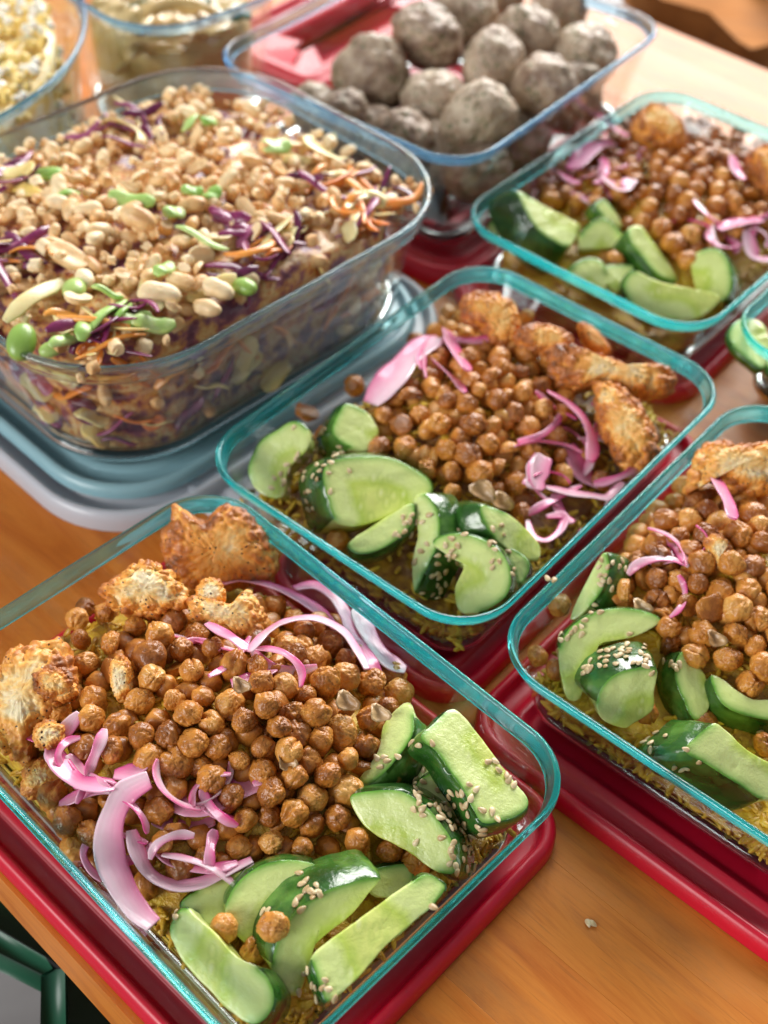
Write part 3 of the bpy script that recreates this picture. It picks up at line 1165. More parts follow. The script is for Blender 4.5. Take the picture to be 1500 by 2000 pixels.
def ribbon(pts, width, label, key=None, lift=0.002, zs=None, zoom=None, m=None, tilt=0.25, thick=0.0009, name='onion_strip', cat='pickled onion', group=None, twist=0.0, cup=0.15):
    if zoom:
        pts = zpts(pts, zoom)
    C = []
    for i, (px, py) in enumerate(pts):
        if zs is not None:
            C.append(at_z(px, py, zs[i] if hasattr(zs, '__len__') else zs))
        else:
            l = lift[i] if hasattr(lift, '__len__') else lift
            C.append(on_field(key, px, py, l))
    C = smooth_loop(C, 9, closed=False)
    T = np.gradient(C, axis=0)
    T /= np.linalg.norm(T, axis=1)[:, None]
    V, A = [], []
    prof = []
    K = 10
    for i in range(K + 1):
        prof.append((-1 + 2 * i / K, 1))
    for i in range(K + 1):
        prof.append((1 - 2 * i / K, -1))
    np_ = len(prof)
    N_ = len(C)
    for i in range(N_):
        side = np.cross(T[i], [0, 0, 1.0])
        side /= np.linalg.norm(side) + 1e-9
        upn = np.cross(side, T[i])
        a = tilt + twist * (i / (N_ - 1) - 0.5)
        wd = side * math.cos(a) + upn * math.sin(a)
        nd = np.cross(wd, T[i])
        f = i / (N_ - 1)
        wloc = width * 0.44 * (0.62 + 0.38 * min(1, min(f, 1 - f) * 7)) * (1 + 0.12 * math.sin(f * 11 + len(pts)))
        for s, t in prof:
            e = (1 - abs(s) ** 3) ** 0.5 if abs(s) < 1 else 0
            V.append(C[i] + wd * s * wloc + nd * (t * thick / 2 * (0.25 + 0.75 * e) + cup * wloc * (s * s)))
            A.append(0.5 + 0.5 * s)
    Fs = []
    for i in range(N_ - 1):
        for k in range(np_):
            j = (k + 1) % np_
            Fs.append((i * np_ + k, i * np_ + j, (i + 1) * np_ + j, (i + 1) * np_ + k))
    Fs.append(tuple(reversed(range(np_))))
    Fs.append(tuple(range((N_ - 1) * np_, N_ * np_)))
    V = np.array(V)
    V = V + 0.0003 * np.stack([vnoise(V * 150 + 3), vnoise(V * 150 + 30), vnoise(V * 150 + 60)], -1)
    add_solid(V, Fs)
    return centred(name, V, Fs, m or M['onion'], attrs={'across': A}, label=label, cat=cat, group=group)


# ------------------------------------------------------------------ cucumbers
NA = 'in the nearest container'
cucumber([(800, 850), (870, 775), (950, 705), (1010, 740), (1100, 850), (1180, 960), (1260, 1060), (1335, 1160), (1300, 1220), (1200, 1262), (1110, 1270), (1060, 1200), (1010, 1110), (940, 1010), (880, 920)],
         [(7, 2)], 0.051, (0.25, -0.15, 1), 0.012, 'long flat cucumber spear propped against the right corner of the nearest rim', zoom=Z2, flare=0.001)
cucumber([(620, 790), (690, 705), (750, 680), (768, 740), (770, 830), (720, 920), (640, 1010), (560, 1075), (500, 1060), (550, 990), (600, 900)],
         [(3, 8)], 0.043, (-0.35, -0.2, 1), 0.014, 'pale cucumber chunk between the chickpea heap and the long spear', zoom=Z2, flare=0.006)
cucumber([(455, 265), (500, 242), (620, 230), (720, 240), (830, 310), (900, 390), (960, 480), (980, 570), (970, 640), (900, 640), (830, 600), (760, 545), (640, 480), (540, 420), (480, 340)],
         [(0, 9)], 0.042, (-0.3, -0.55, 0.9), 0.016, 'wide half moon cucumber slice with sesame along its rind, under the long spear', zoom=Z4, flare=0.004)
cucumber([(770, 220), (850, 150), (930, 190), (1010, 290), (1060, 380), (1000, 400), (900, 330), (820, 270)],
         [(0, 5)], 0.035, (-0.2, -0.4, 0.9), 0.014, 'small shaded cucumber slice tucked under the long spear', zoom=Z4, flare=0.003)
cucumber([(880, 790), (960, 720), (1200, 620), (1260, 640), (1200, 740), (1120, 860), (1060, 900), (960, 870)],
         [(7, 1)], 0.034, (-0.1, -0.3, 1), 0.010, 'dull green cucumber slice lying beside the looped onion strip', zoom=Z3, flare=0.001)
cucumber([(-150, 790), (-80, 670), (40, 590), (170, 570), (300, 600), (250, 670), (180, 740), (140, 840), (110, 940), (60, 1030), (-40, 990), (-140, 890)],
         [(0, 4)], 0.038, (0.1, -0.5, 0.95), 0.012, 'large round topped cucumber slice with a chickpea resting on its lower edge', zoom=Z4, flare=0.002)
cucumber([(80, 1080), (110, 940), (200, 820), (320, 735), (450, 685), (610, 655), (560, 730), (500, 810), (430, 870), (340, 940), (260, 1030), (240, 1150), (200, 1240), (110, 1190)],
         [(0, 5)], 0.041, (0.4, -0.75, 0.75), 0.018, 'cucumber slice showing a wide dark rind beside the bottom spear', zoom=Z4, flare=0.006)
cucumber([(270, 1060), (330, 990), (450, 900), (600, 790), (760, 680), (830, 640), (900, 665), (930, 705), (880, 780), (780, 870), (650, 980), (560, 1080), (480, 1170), (350, 1270), (310, 1200)],
         [(4, 8), (13, 0)], 0.046, (0.15, -0.3, 1), 0.013, 'long cucumber spear lying along the lower right wall of the nearest container', zoom=Z4, flare=0.001)
cucumber([(825, 920), (865, 820), (910, 808), (960, 850), (1050, 930), (1150, 1040), (1260, 1100), (1320, 1170), (1340, 1260), (1300, 1350), (1220, 1378), (1100, 1290), (980, 1170), (880, 1050)],
         [(0, 2), (6, 10)], 0.040, (-0.3, -0.4, 1), 0.014, 'thick pale cucumber wedge in the bottom corner of the nearest container', zoom=Z3, flare=0.001)
cucumber([(540, 640), (640, 600), (760, 600), (760, 700), (660, 760), (560, 740)], [(0, 3)], 0.031, (0.1, -0.5, 1), 0.010, 'small dark cucumber bit below the three chickpeas on the slices', zoom=Z4)
cucumber([(640, 880), (760, 850), (880, 930), (900, 1050), (800, 1080), (700, 1060)], [(0, 4)], 0.033, (-0.5, -0.4, 0.8), 0.012, 'dark rind of a cucumber chunk behind the half moon slice', zoom=Z2)

cucumber([(225, 1090), (285, 965), (380, 900), (460, 858), (530, 895), (545, 980), (480, 1060), (425, 1130), (405, 1250), (310, 1250), (240, 1180)],
         [(10, 4)], 0.041, (-0.25, -0.6, 0.9), 0.014, 'rounded cucumber slice standing in the left corner of the middle container', zoom=Z5)
cucumber([(660, 900), (695, 820), (740, 765), (830, 800), (885, 860), (905, 930), (850, 1015), (760, 1000), (680, 955)],
         [(7, 3)], 0.045, (0.3, -0.4, 0.9), 0.016, 'short bright cucumber chunk against the chickpeas, far side of the middle container', zoom=Z5, flare=0.004)
cucumber([(610, 1130), (660, 1065), (800, 1040), (960, 1045), (1090, 1105), (1175, 1170), (1180, 1240), (1070, 1300), (960, 1355), (800, 1405), (680, 1375), (640, 1270)],
         [(10, 6)], 0.047, (0.25, -0.5, 0.9), 0.020, 'biggest cucumber chunk with wide sesame dotted rind, middle container', zoom=Z5, flare=0.009)
cucumber([(745, 1500), (850, 1420), (980, 1340), (1085, 1285), (1085, 1380), (1005, 1475), (880, 1545), (780, 1550)],
         [(3, 0)], 0.042, (-0.1, -0.4, 1), 0.011, 'cucumber half slice below the biggest chunk in the middle container', zoom=Z5)
cucumber([(1085, 1275), (1140, 1235), (1195, 1290), (1225, 1400), (1210, 1520), (1150, 1640), (1090, 1750), (1080, 1600), (1110, 1450)],
         [(1, 6)], 0.041, (-0.55, -0.5, 0.8), 0.014, 'narrow upright cucumber slice with its rind to the right, middle container', zoom=Z5, flare=0.008)
cucumber([(845, 1057), (890, 1040), (950, 1055), (985, 1085), (1000, 1130), (985, 1170), (940, 1195), (900, 1195), (888, 1150), (905, 1105), (875, 1085)],
         [(0, 6)], 0.042, (-0.2, -0.5, 0.9), 0.015, 'ragged cucumber chunk in the near corner of the middle container', flare=0.003)
cucumber([(940, 985), (985, 1000), (1020, 1025), (1055, 1065), (1050, 1095), (1010, 1085), (965, 1050), (945, 1020)],
         [(6, 1)], 0.043, (0.5, -0.4, 0.9), 0.018, 'cucumber piece below the chickpea skin flake, middle container', flare=0.010)
cucumber([(985, 1072), (1015, 1078), (1035, 1105), (1018, 1140), (1000, 1125)], [(0, 3)], 0.038, (-0.2, -0.4, 1), 0.010, 'small green cucumber tip by the right wall of the middle container')

cucumber([(1113, 1205), (1138, 1150), (1163, 1102), (1182, 1078), (1190, 1110), (1178, 1150), (1155, 1182), (1128, 1206)],
         [(3, 6)], 0.044, (-0.5, -0.4, 0.8), 0.013, 'thin cucumber slice leaning at the left end of the right container', flare=0.007)
cucumber([(390, 310), (430, 220), (520, 150), (620, 110), (740, 100), (860, 120), (935, 165), (850, 225), (760, 262), (650, 270), (565, 340), (525, 430), (500, 580), (430, 580), (395, 450)],
         [(0, 6)], 0.041, (0.0, -0.5, 0.9), 0.012, 'curved cucumber crescent behind the glossy rind piece, right container', zoom=Z7)
cucumber([(585, 600), (630, 500), (720, 440), (830, 415), (910, 425), (895, 560), (885, 650), (780, 720), (730, 745), (620, 700)],
         [(0, 4)], 0.043, (0.15, -0.85, 0.6), 0.018, 'cucumber piece with glossy sesame covered rind on top, right container', zoom=Z7, flare=0.006)
cucumber([(1005, 410), (1040, 330), (1075, 400), (1150, 430), (1185, 520), (1185, 640), (1110, 700), (1050, 600), (1010, 500)],
         [(6, 1)], 0.038, (0.3, -0.4, 0.9), 0.012, 'slim pale cucumber slice under loose chickpeas, right container', zoom=Z7, flare=0.002)
cucumber([(1195, 460), (1260, 480), (1330, 540), (1430, 590), (1560, 600), (1560, 700), (1400, 680), (1280, 630), (1220, 560)],
         [(5, 0)], 0.039, (0.0, -0.3, 1), 0.017, 'cucumber half slice with thick rind below, at the photo edge, right container', zoom=Z7, flare=0.004)
cucumber([(1055, 865), (1110, 790), (1205, 715), (1270, 745), (1380, 850), (1480, 910), (1600, 975), (1600, 1110), (1465, 1122), (1330, 1035), (1180, 940)],
         [(8, 2)], 0.047, (0.3, -0.45, 0.9), 0.018, 'yellow green cucumber spear near the front rim of the right container', zoom=Z7, flare=0.009)
cucumber([(850, 860), (960, 800), (1060, 880), (1180, 960), (1300, 1050), (1260, 1110), (1100, 1010), (940, 930)],
         [(0, 8)] if False else [(6, 2)], 0.036, (-0.1, -0.5, 0.9), 0.012, 'dark rinded cucumber strip pressed along the front wall, right container', zoom=Z7, flare=0.004)

cucumber([(275, 930), (340, 960), (440, 1020), (560, 1080), (585, 1115), (530, 1205), (440, 1175), (360, 1105), (310, 1020)],
         [(5, 1)], 0.048, (0.5, -0.3, 0.9), 0.018, 'bright cut cucumber wedge in the left corner beside the meatballs', zoom=ZD, flare=0.010)
cucumber([(140, 1090), (200, 1065), (265, 1105), (250, 1165), (180, 1165)], [(0, 2)], 0.040, (0, -0.5, 0.9), 0.012, 'small blurred cucumber bit left of the bright wedge', zoom=ZD, flare=0.003)
cucumber([(585, 1140), (650, 1075), (720, 1070), (785, 1140), (770, 1200), (640, 1215), (580, 1205)], [(0, 3)], 0.042, (0, -0.6, 0.8), 0.014, 'stubby cucumber slice under a loose chickpea, far container', zoom=ZD)
cucumber([(655, 1000), (700, 970), (745, 1020), (790, 1105), (740, 1095), (690, 1050)], [(5, 2)], 0.046, (0.4, -0.4, 0.8), 0.010, 'thin cucumber sliver against the far chickpeas', zoom=ZD)
cucumber([(815, 1120), (875, 1100), (940, 1180), (1020, 1290), (1055, 1370), (960, 1345), (880, 1250), (830, 1190)], [(4, 0)], 0.043, (0.3, -0.4, 0.9), 0.013, 'diagonal cucumber slice in the middle of the far container', zoom=ZD, flare=0.002)
cucumber([(525, 1320), (600, 1260), (680, 1265), (715, 1330), (700, 1430), (640, 1400), (560, 1370)], [(0, 3)], 0.038, (0.2, -0.5, 0.9), 0.012, 'pale cucumber end by the near wall of the far container', zoom=ZD)
cucumber([(795, 1370), (850, 1320), (960, 1370), (1090, 1400), (1240, 1430), (1260, 1470), (1180, 1545), (1050, 1570), (900, 1550), (810, 1450)], [(7, 1)], 0.043, (0, -0.6, 0.8), 0.014, 'yellow green cucumber wedge along the near wall of the far container', zoom=ZD)
cucumber([(1125, 1270), (1180, 1220), (1260, 1215), (1315, 1290), (1325, 1390), (1285, 1470), (1160, 1430)], [(1, 5)], 0.043, (-0.3, -0.5, 0.8), 0.016, 'upright dull cucumber slice with dark glossy rind, far container', zoom=ZD, flare=0.006)
cucumber([(700, 1300), (830, 1290), (840, 1330), (780, 1420), (720, 1400)], [(0, 2)], 0.036, (0, -0.4, 1), 0.010, 'dark green cucumber scrap left of the yellow green wedge', zoom=ZD)
cucumber([(1310, 370), (1350, 312), (1430, 308), (1490, 350), (1500, 440), (1475, 545), (1400, 505), (1330, 440)], [(5, 1)], 0.042, (0.0, -0.25, 1.0), 0.006, 'cucumber slice in the container corner at the right photo edge', zoom=Z6)
cucumber([(1500, 400), (1560, 380), (1620, 430), (1600, 560), (1510, 560), (1485, 470)], [(3, 1)], 0.040, (0.0, -0.2, 1.0), 0.006, 'second cucumber slice cut by the right photo edge', zoom=Z6)

# ------------------------------------------------------------------ cauliflower
CG = 'roasted cauliflower florets'
lump([(850, 92), (925, 130), (1000, 175), (1050, 120), (1115, 95), (1190, 120), (1260, 190), (1325, 270), (1355, 370), (1330, 440), (1250, 480), (1130, 500), (1000, 520), (870, 470), (810, 360), (790, 240), (835, 180)],
     0.043, (0.1, -0.75, 0.65), 0.016, M['cauliflower_brown'], 'cauliflower_floret', 'largest orange brown cauliflower floret standing at the far corner of the nearest container', 'cauliflower', CG, Z1, seed=1, amp=0.0012, cell=0.0040, power=4)
lump([(500, 500), (560, 460), (640, 405), (720, 370), (800, 405), (885, 480), (905, 540), (880, 610), (760, 640), (620, 620), (530, 570)],
     0.053, (0.05, -0.55, 0.8), 0.018, M['cauliflower'], 'cauliflower_floret', 'cream and browned cauliflower floret crowning the chickpeas of the nearest container', 'cauliflower', CG, Z1, seed=2, amp=0.0018, cell=0.0042)
lump([(900, 590), (960, 540), (1060, 560), (1130, 570), (1200, 515), (1265, 580), (1285, 660), (1250, 745), (1140, 720), (1000, 680), (930, 650)],
     0.050, (0.1, -0.5, 0.85), 0.014, M['cauliflower'], 'cauliflower_floret', 'peppered cauliflower floret touching the tip of a pink onion strip', 'cauliflower', CG, Z1, seed=3, amp=0.0016, cell=0.0042)
lump([(980, 470), (1040, 450), (1090, 490), (1090, 560), (1020, 600), (960, 560)], 0.053, (0.1, -0.5, 0.85), 0.010, M['cauliflower'], 'cauliflower_floret', 'small cream cauliflower crumb between the two middle florets', 'cauliflower', CG, Z1, seed=13, amp=0.0012, cell=0.003)
lump([(10, 900), (90, 800), (200, 775), (300, 770), (365, 880), (375, 980), (310, 1110), (200, 1200), (160, 1340), (60, 1320), (-20, 1200), (-40, 1020)],
     0.044, (-0.1, -0.45, 0.9), 0.024, M['cauliflower'], 'cauliflower_floret', 'large pale cauliflower floret at the left photo edge', 'cauliflower', CG, Z1, seed=4, amp=0.0022, cell=0.0046)
lump([(180, 920), (260, 890), (350, 920), (370, 1000), (300, 1040), (200, 1010)], 0.055, (0, -0.45, 0.9), 0.013, M['cauliflower_brown'], 'cauliflower_floret', 'browned little cauliflower knob on the pale left floret', 'cauliflower', CG, Z1, seed=5, amp=0.0016, cell=0.0036)
lump([(550, 850), (600, 830), (640, 880), (650, 960), (640, 1020), (580, 1050), (545, 980)], 0.054, (0, -0.6, 0.8), 0.009, M['cauliflower'], 'cauliflower_floret', 'narrow upright cauliflower stem among the nearest chickpeas', 'cauliflower', CG, Z1, seed=6, amp=0.0012, cell=0.0036)
lump([(180, 1180), (250, 1145), (310, 1175), (305, 1250), (230, 1285), (175, 1250)], 0.050, (0, -0.5, 0.8), 0.010, M['cauliflower'], 'cauliflower_floret', 'small tan cauliflower crumb above the left onion strip', 'cauliflower', CG, Z1, seed=7, amp=0.0013, cell=0.003)
lump([(110, 190), (200, 80), (290, 130), (290, 200), (200, 260), (120, 270)], 0.034, (0, -0.3, 0.9), 0.010, M['cauliflower_brown'], 'cauliflower_floret', 'orange cauliflower scrap on the rice by the left wall of the nearest container', 'cauliflower', CG, Z3, seed=8, amp=0.001, cell=0.004)

lump([(0, 230), (60, 190), (150, 185), (230, 220), (270, 300), (280, 390), (240, 470), (150, 470), (110, 380), (30, 320)], 0.053, (0, -0.6, 0.8), 0.020, M['cauliflower_brown'], 'cauliflower_floret', 'rounded golden floret at the far end of the middle container', 'cauliflower', CG, Z6, seed=9, amp=0.0016)
lump([(270, 370), (350, 340), (450, 350), (530, 390), (550, 450), (450, 490), (340, 470), (280, 440)], 0.055, (0, -0.5, 0.8), 0.014, M['cauliflower_brown'], 'cauliflower_floret', 'flat browned floret behind the middle chickpeas', 'cauliflower', CG, Z6, seed=10, amp=0.0014)
lump([(430, 470), (520, 450), (590, 500), (660, 500), (760, 540), (830, 560), (980, 550), (1040, 610), (1000, 680), (880, 700), (760, 660), (640, 640), (540, 660), (450, 600)], 0.050, (0.1, -0.45, 0.85), 0.022, M['cauliflower_brown'], 'cauliflower_floret', 'long knobbly golden floret reaching the right wall of the middle container', 'cauliflower', CG, Z6, seed=11, amp=0.0022)
lump([(570, 330), (640, 350), (700, 410), (730, 470), (670, 490), (600, 430)], 0.048, (0, -0.5, 0.8), 0.010, M['cauliflower_brown'], 'cauliflower_floret', 'small orange floret beside two chickpeas at the far wall', 'cauliflower', CG, Z6, seed=12, amp=0.0012)
lump([(660, 640), (740, 630), (830, 690), (900, 780), (950, 880), (960, 970), (900, 1020), (790, 1030), (740, 960), (690, 860), (665, 750)], 0.044, (-0.25, -0.5, 0.8), 0.022, M['cauliflower_brown'], 'cauliflower_floret', 'deeply browned wedge shaped floret by the right wall of the middle container', 'cauliflower', CG, Z6, seed=14, amp=0.0020)
lump([(1180, 940), (1260, 920), (1400, 930), (1520, 920), (1560, 1040), (1520, 1150), (1400, 1170), (1300, 1140), (1210, 1080), (1110, 1160), (1120, 1060)], 0.054, (0.1, -0.5, 0.8), 0.022, M['cauliflower'], 'cauliflower_floret', 'toasted floret at the far end of the right container', 'cauliflower', CG, Z6, seed=15, amp=0.0018)
lump([(1190, 1400), (1240, 1360), (1300, 1400), (1280, 1460), (1340, 1500), (1300, 1540), (1230, 1500)], 0.058, (0, -0.6, 0.8), 0.009, M['cauliflower'], 'cauliflower_floret', 'little tan floret knob on the chickpeas of the right container', 'cauliflower', CG, Z6, seed=16, amp=0.0012, cell=0.003)
lump([(880, 560), (920, 520), (1000, 540), (1090, 640), (1080, 720), (960, 720), (880, 680), (840, 620)], 0.055, (0, -0.5, 0.8), 0.020, M['cauliflower_brown'], 'cauliflower_floret', 'blurred orange floret at the far end of the container beside the meatballs', 'cauliflower', CG, ZD, seed=17, amp=0.0018)
lump([(1400, 760), (1500, 720), (1600, 760), (1600, 900), (1480, 960), (1420, 860)], 0.055, (0, -0.5, 0.8), 0.020, M['cauliflower_brown'], 'cauliflower_floret', 'blurred golden floret cut by the right photo edge', 'cauliflower', CG, ZD, seed=18, amp=0.0018)

# ------------------------------------------------------------------ pickled onion
OG = 'pink pickled onion strips'
LIFT = 0.0115


def onion(pts, wd, label, key, pale=False, **kw):
    kw.setdefault('lift', LIFT)
    return ribbon(pts, wd, label, key=key, m=M['onion_pale' if pale else 'onion'], group=OG, **kw)


onion([(432, 1142), (470, 1132), (520, 1142), (570, 1162), (620, 1192), (655, 1230)], 0.0075, 'onion strip starting below the largest floret', 'A', tilt=0.5)
onion([(575, 1150), (616, 1145), (652, 1168), (676, 1205), (692, 1250), (722, 1290), (742, 1320)], 0.0070, 'onion strip curving down the right side of the nearest heap', 'A', tilt=0.3)
onion([(488, 1272), (510, 1245), (550, 1216), (596, 1208), (632, 1214), (672, 1236), (700, 1276), (716, 1308)], 0.0052, 'arched onion strip over dark chickpeas in the nearest container', 'A', True, lift=0.0155, tilt=0.4)
onion([(404, 1218), (432, 1234), (460, 1250), (486, 1268)], 0.0050, 'short straight onion strip touching the peppered floret', 'A', lift=0.0150)
onion([(700, 1184), (708, 1216), (728, 1256), (756, 1290), (792, 1308)], 0.0085, 'translucent onion piece nearest the red lid side wall', 'A', True, tilt=0.2)
onion([(292, 1524), (250, 1546), (226, 1582), (212, 1630), (216, 1682), (236, 1730), (268, 1780), (300, 1808)], 0.0105, 'widest onion band hanging down the lower left of the nearest container', 'A', True, lift=0.0130, tilt=0.15)
onion([(256, 1622), (268, 1666), (292, 1706), (332, 1728), (384, 1728), (432, 1708), (492, 1680)], 0.0062, 'looped onion strip under loose chickpeas beside the widest band', 'A', True, lift=0.0110, tilt=0.3)
onion([(200, 1624), (172, 1646), (164, 1670), (176, 1698), (198, 1722)], 0.0028, 'thin onion ring left of the widest band', 'A', lift=0.0095)
onion([(98, 1452), (116, 1494), (144, 1522), (176, 1534), (226, 1538)], 0.0078, 'shiny onion curl by the left wall of the nearest container', 'A', lift=0.0125, tilt=0.3)
onion([(116, 1572), (160, 1552), (208, 1542), (262, 1546)], 0.0065, 'deep pink onion strip behind the top of the widest band', 'A', lift=0.008)
onion([(340, 1572), (400, 1566), (460, 1542), (505, 1512)], 0.0130, 'broad flat onion layer under the lower chickpeas', 'A', lift=0.0045, tilt=0.05)
onion([(222, 1514), (256, 1508), (284, 1490)], 0.0080, 'short onion piece between chickpeas and shiny curl', 'A', lift=0.009)
onion([(400, 1578), (424, 1590), (458, 1608)], 0.0050, 'little onion tail over a dark gap', 'A', lift=0.0075)
onion([(156, 1394), (132, 1422), (106, 1455), (100, 1490)], 0.0060, 'pale onion edge rising beside the left floret', 'A', True, lift=0.011)
onion([(452, 1336), (500, 1326), (530, 1306)], 0.0080, 'onion patch visible between chickpeas near the heap top', 'A', lift=0.006)
onion([(300, 1600), (352, 1612), (420, 1600)], 0.0090, 'magenta onion layer deep under the looped strip', 'A', lift=0.002)

onion([(872, 645), (885, 680), (912, 722)], 0.0085, 'magenta onion strip on the far side of the middle chickpeas', 'B', lift=0.014, tilt=0.5)
onion([(725, 790), (765, 740), (800, 700), (850, 660)], 0.0165, 'wide translucent onion layer by the left wall of the middle container', 'B', True, lift=0.013, tilt=0.2)
onion([(1070, 765), (1108, 788), (1140, 820), (1156, 865), (1150, 900)], 0.0075, 'onion arch between chickpeas and golden floret, middle container', 'B', lift=0.016, tilt=0.5)
onion([(1064, 892), (1048, 924), (1044, 956)], 0.0110, 'short upright onion piece at the right of the middle chickpeas', 'B', True, lift=0.013)
onion([(1066, 952), (1108, 962), (1156, 968), (1190, 970), (1218, 942)], 0.0055, 'straight onion strip pointing to the right wall of the middle container', 'B', True, lift=0.012)
onion([(1030, 1015), (1040, 1046), (1068, 1056), (1094, 1036), (1100, 1008), (1066, 1010)], 0.0042, 'small onion hook near the right cucumber tips', 'B', lift=0.011)
onion([(1082, 965), (1094, 1000), (1118, 1022)], 0.0060, 'onion strip crossing below the straight one', 'B', lift=0.010)
onion([(1110, 870), (1140, 930), (1170, 945)], 0.0120, 'broad darker onion layer below the browned wedge floret', 'B', lift=0.006)
onion([(1386, 918), (1404, 948), (1424, 984), (1430, 1012)], 0.0062, 'pink onion sliver across the toasted floret, right container', 'C', lift=0.020)
onion([(1268, 1094), (1318, 1090), (1366, 1102)], 0.0110, 'onion patch under chickpeas in the right container', 'C', lift=0.007)
onion([(1136, 204), (1172, 232), (1218, 264)], 0.0120, 'blurred pink onion strip against the meatball container', 'D', lift=0.018, tilt=0.4)
onion([(1120, 330), (1155, 290), (1200, 280)], 0.0160, 'blurred wide onion layer below the far strip', 'D', lift=0.012)
onion([(1180, 345), (1215, 370), (1232, 350)], 0.0110, 'pale onion curl left of the far chickpeas', 'D', True, lift=0.012)
onion([(1090, 335), (1112, 352), (1130, 360)], 0.0070, 'small blurred onion scrap in the far left corner', 'D', lift=0.010)
onion([(1404, 448), (1440, 436), (1486, 430)], 0.0110, 'bright pink onion strip right of the far chickpeas', 'D', lift=0.012)
onion([(1460, 450), (1472, 500), (1510, 510)], 0.0100, 'forked onion strip over the dark rind, far right', 'D', True, lift=0.011)
onion([(1430, 305), (1436, 330), (1450, 350)], 0.0070, 'pink onion end poking from the far chickpeas', 'D', lift=0.014)

WHN = {'A': 'nearest container', 'B': 'middle container', 'C': 'right container', 'D': 'container beside the meatballs'}
for key, px, py, rad, cnt, where in [('A', 640, 1195, 45, 5, 'right shoulder of the heap'), ('A', 150, 1520, 40, 6, 'left wall side'), ('A', 400, 1570, 60, 5, 'lower heap'), ('A', 300, 1650, 35, 3, 'looped strip'), ('A', 480, 1290, 50, 3, 'heap top'),
                                     ('B', 850, 670, 35, 7, 'far left side'), ('B', 1105, 975, 38, 6, 'right wall side'), ('B', 1125, 840, 28, 4, 'golden florets'), ('C', 1340, 1095, 40, 4, 'chickpea heap'), ('D', 1165, 290, 42, 13, 'meatball side'), ('D', 1440, 480, 32, 6, 'right side'), ('D', 1120, 350, 25, 3, 'far left corner')]:
    for _ in range(cnt + 2):
        x, y = px + rng.normal(0, rad * 0.7), py + rng.normal(0, rad * 0.55)
        a0, cv, ln = rng.uniform(0, 6.28), rng.normal(0, 1.6), rng.uniform(90, 175) * (0.7 if key == 'D' else 1)
        P_ = []
        for q in range(6):
            P_.append((x, y))
            x += math.cos(a0) * ln / 5
            y += math.sin(a0) * ln / 5 * 0.75
            a0 += cv / 5
        l0 = rng.uniform(0.007, 0.0135)
        pts3 = [on_field(key, u_, v_, l0) for u_, v_ in P_]
        if not all(inside(key, q, 0.004) for q in pts3):
            continue
        zz = np.array([q[2] for q in pts3])
        fit = np.polyfit(np.arange(6), zz, 1)
        zz = np.maximum(np.polyval(fit, np.arange(6)) + 0.0015 * np.sin(np.arange(6) * 1.1 + l0 * 900), zz - 0.002)
        ribbon(P_, rng.uniform(0.0026, 0.0050), 'tangled pink onion shred by the %s of the %s' % (where, WHN[key]), key=key, zs=list(zz), m=M['onion_pale' if rng.rand() < 0.4 else 'onion'], group='tangled onion shreds by the %s of the %s' % (where, WHN[key]), tilt=rng.uniform(-0.9, 0.9), twist=rng.normal(0, 0.8))

SOLID = BVHTree.FromPolygons(SOLID_V, SOLID_F)


def solid_hit(px, py):
    d = ray(px, py)
    loc, nrm, idx, dist = SOLID.ray_cast(Vector(CAM), Vector(d), 3.0)
    if loc is None:
        return None, None
    n = np.array(nrm)
    if n @ d > 0:
        n = -n
    return np.array(loc), n


# ------------------------------------------------------------------ chickpeas
def chickpea_proto(seed, sub=4):
    v, f = ICO[sub]
    r = np.random.RandomState(seed)
    P = v.copy()
    rr = np.ones(len(P))
    # cleft running down one side from the beak
    x, y, z = v.T
    ang = np.arctan2(y, x)
    lat = np.clip((z + 0.6) / 1.3, 0, 1)
    depth = r.uniform(0.14, 0.34)
    rr -= depth * np.exp(-(ang / r.uniform(0.16, 0.3)) ** 2) * lat * (x > -0.2)
    rr -= depth * 0.5 * np.exp(-((np.abs(ang) - math.pi) / 0.25) ** 2) * np.clip(z, 0, 1)
    # beak
    bz = np.array([0.35, 0.0, 0.94])
    rr += r.uniform(0.10, 0.26) * np.exp(-((v - bz) ** 2).sum(1) / 0.05)
    rr += 0.11 * fbm(v * 1.5 + seed * 7, 2) + 0.035 * fbm(v * 4.0 + seed * 3, 3)
    # wrinkles
    wr = np.abs(fbm(v * 2.6 + seed * 11 + 0.6 * np.c_[vnoise(v * 3), vnoise(v * 3 + 9), vnoise(v * 3 + 19)], 3))
    rr -= r.uniform(0.05, 0.12) * np.exp(-(wr / 0.08) ** 2)
    w2 = np.abs(fbm(v * 1.5 + seed * 5.7 + 40, 2))
    rr -= (r.uniform(0.04, 0.11) if seed % 3 else 0.0) * np.exp(-(w2 / 0.10) ** 2)
    if seed % 4 == 1:      # loose skin lifting on one cap
        m = np.clip((v @ np.array([0.6, 0.5, 0.6]) / 0.985 - 0.55) / 0.06, 0, 1)
        rr += 0.07 * m + 0.04 * m * fbm(v * 5 + seed, 2)
    P = v * rr[:, None]
    P[:, 2] *= r.uniform(0.84, 1.14)
    P[:, 1] *= r.uniform(0.80, 1.02)
    P[:, 0] *= r.uniform(0.92, 1.08)
    if seed % 9 == 5:      # split half
        P[:, 1] = np.where(P[:, 1] < 0, P[:, 1] * 0.25, P[:, 1])
    return P, f


R0 = 0.00500
NP = 26
CP_MESH = []
for s in range(NP):
    v, f = chickpea_proto(s)
    CP_MESH.append(mesh_data('chickpea', v * R0, f.tolist(), M['chickpea']))
CP_LOW = []
for s in range(5):
    v, f = chickpea_proto(s + 40, 2)
    CP_LOW.append((v * R0, f))


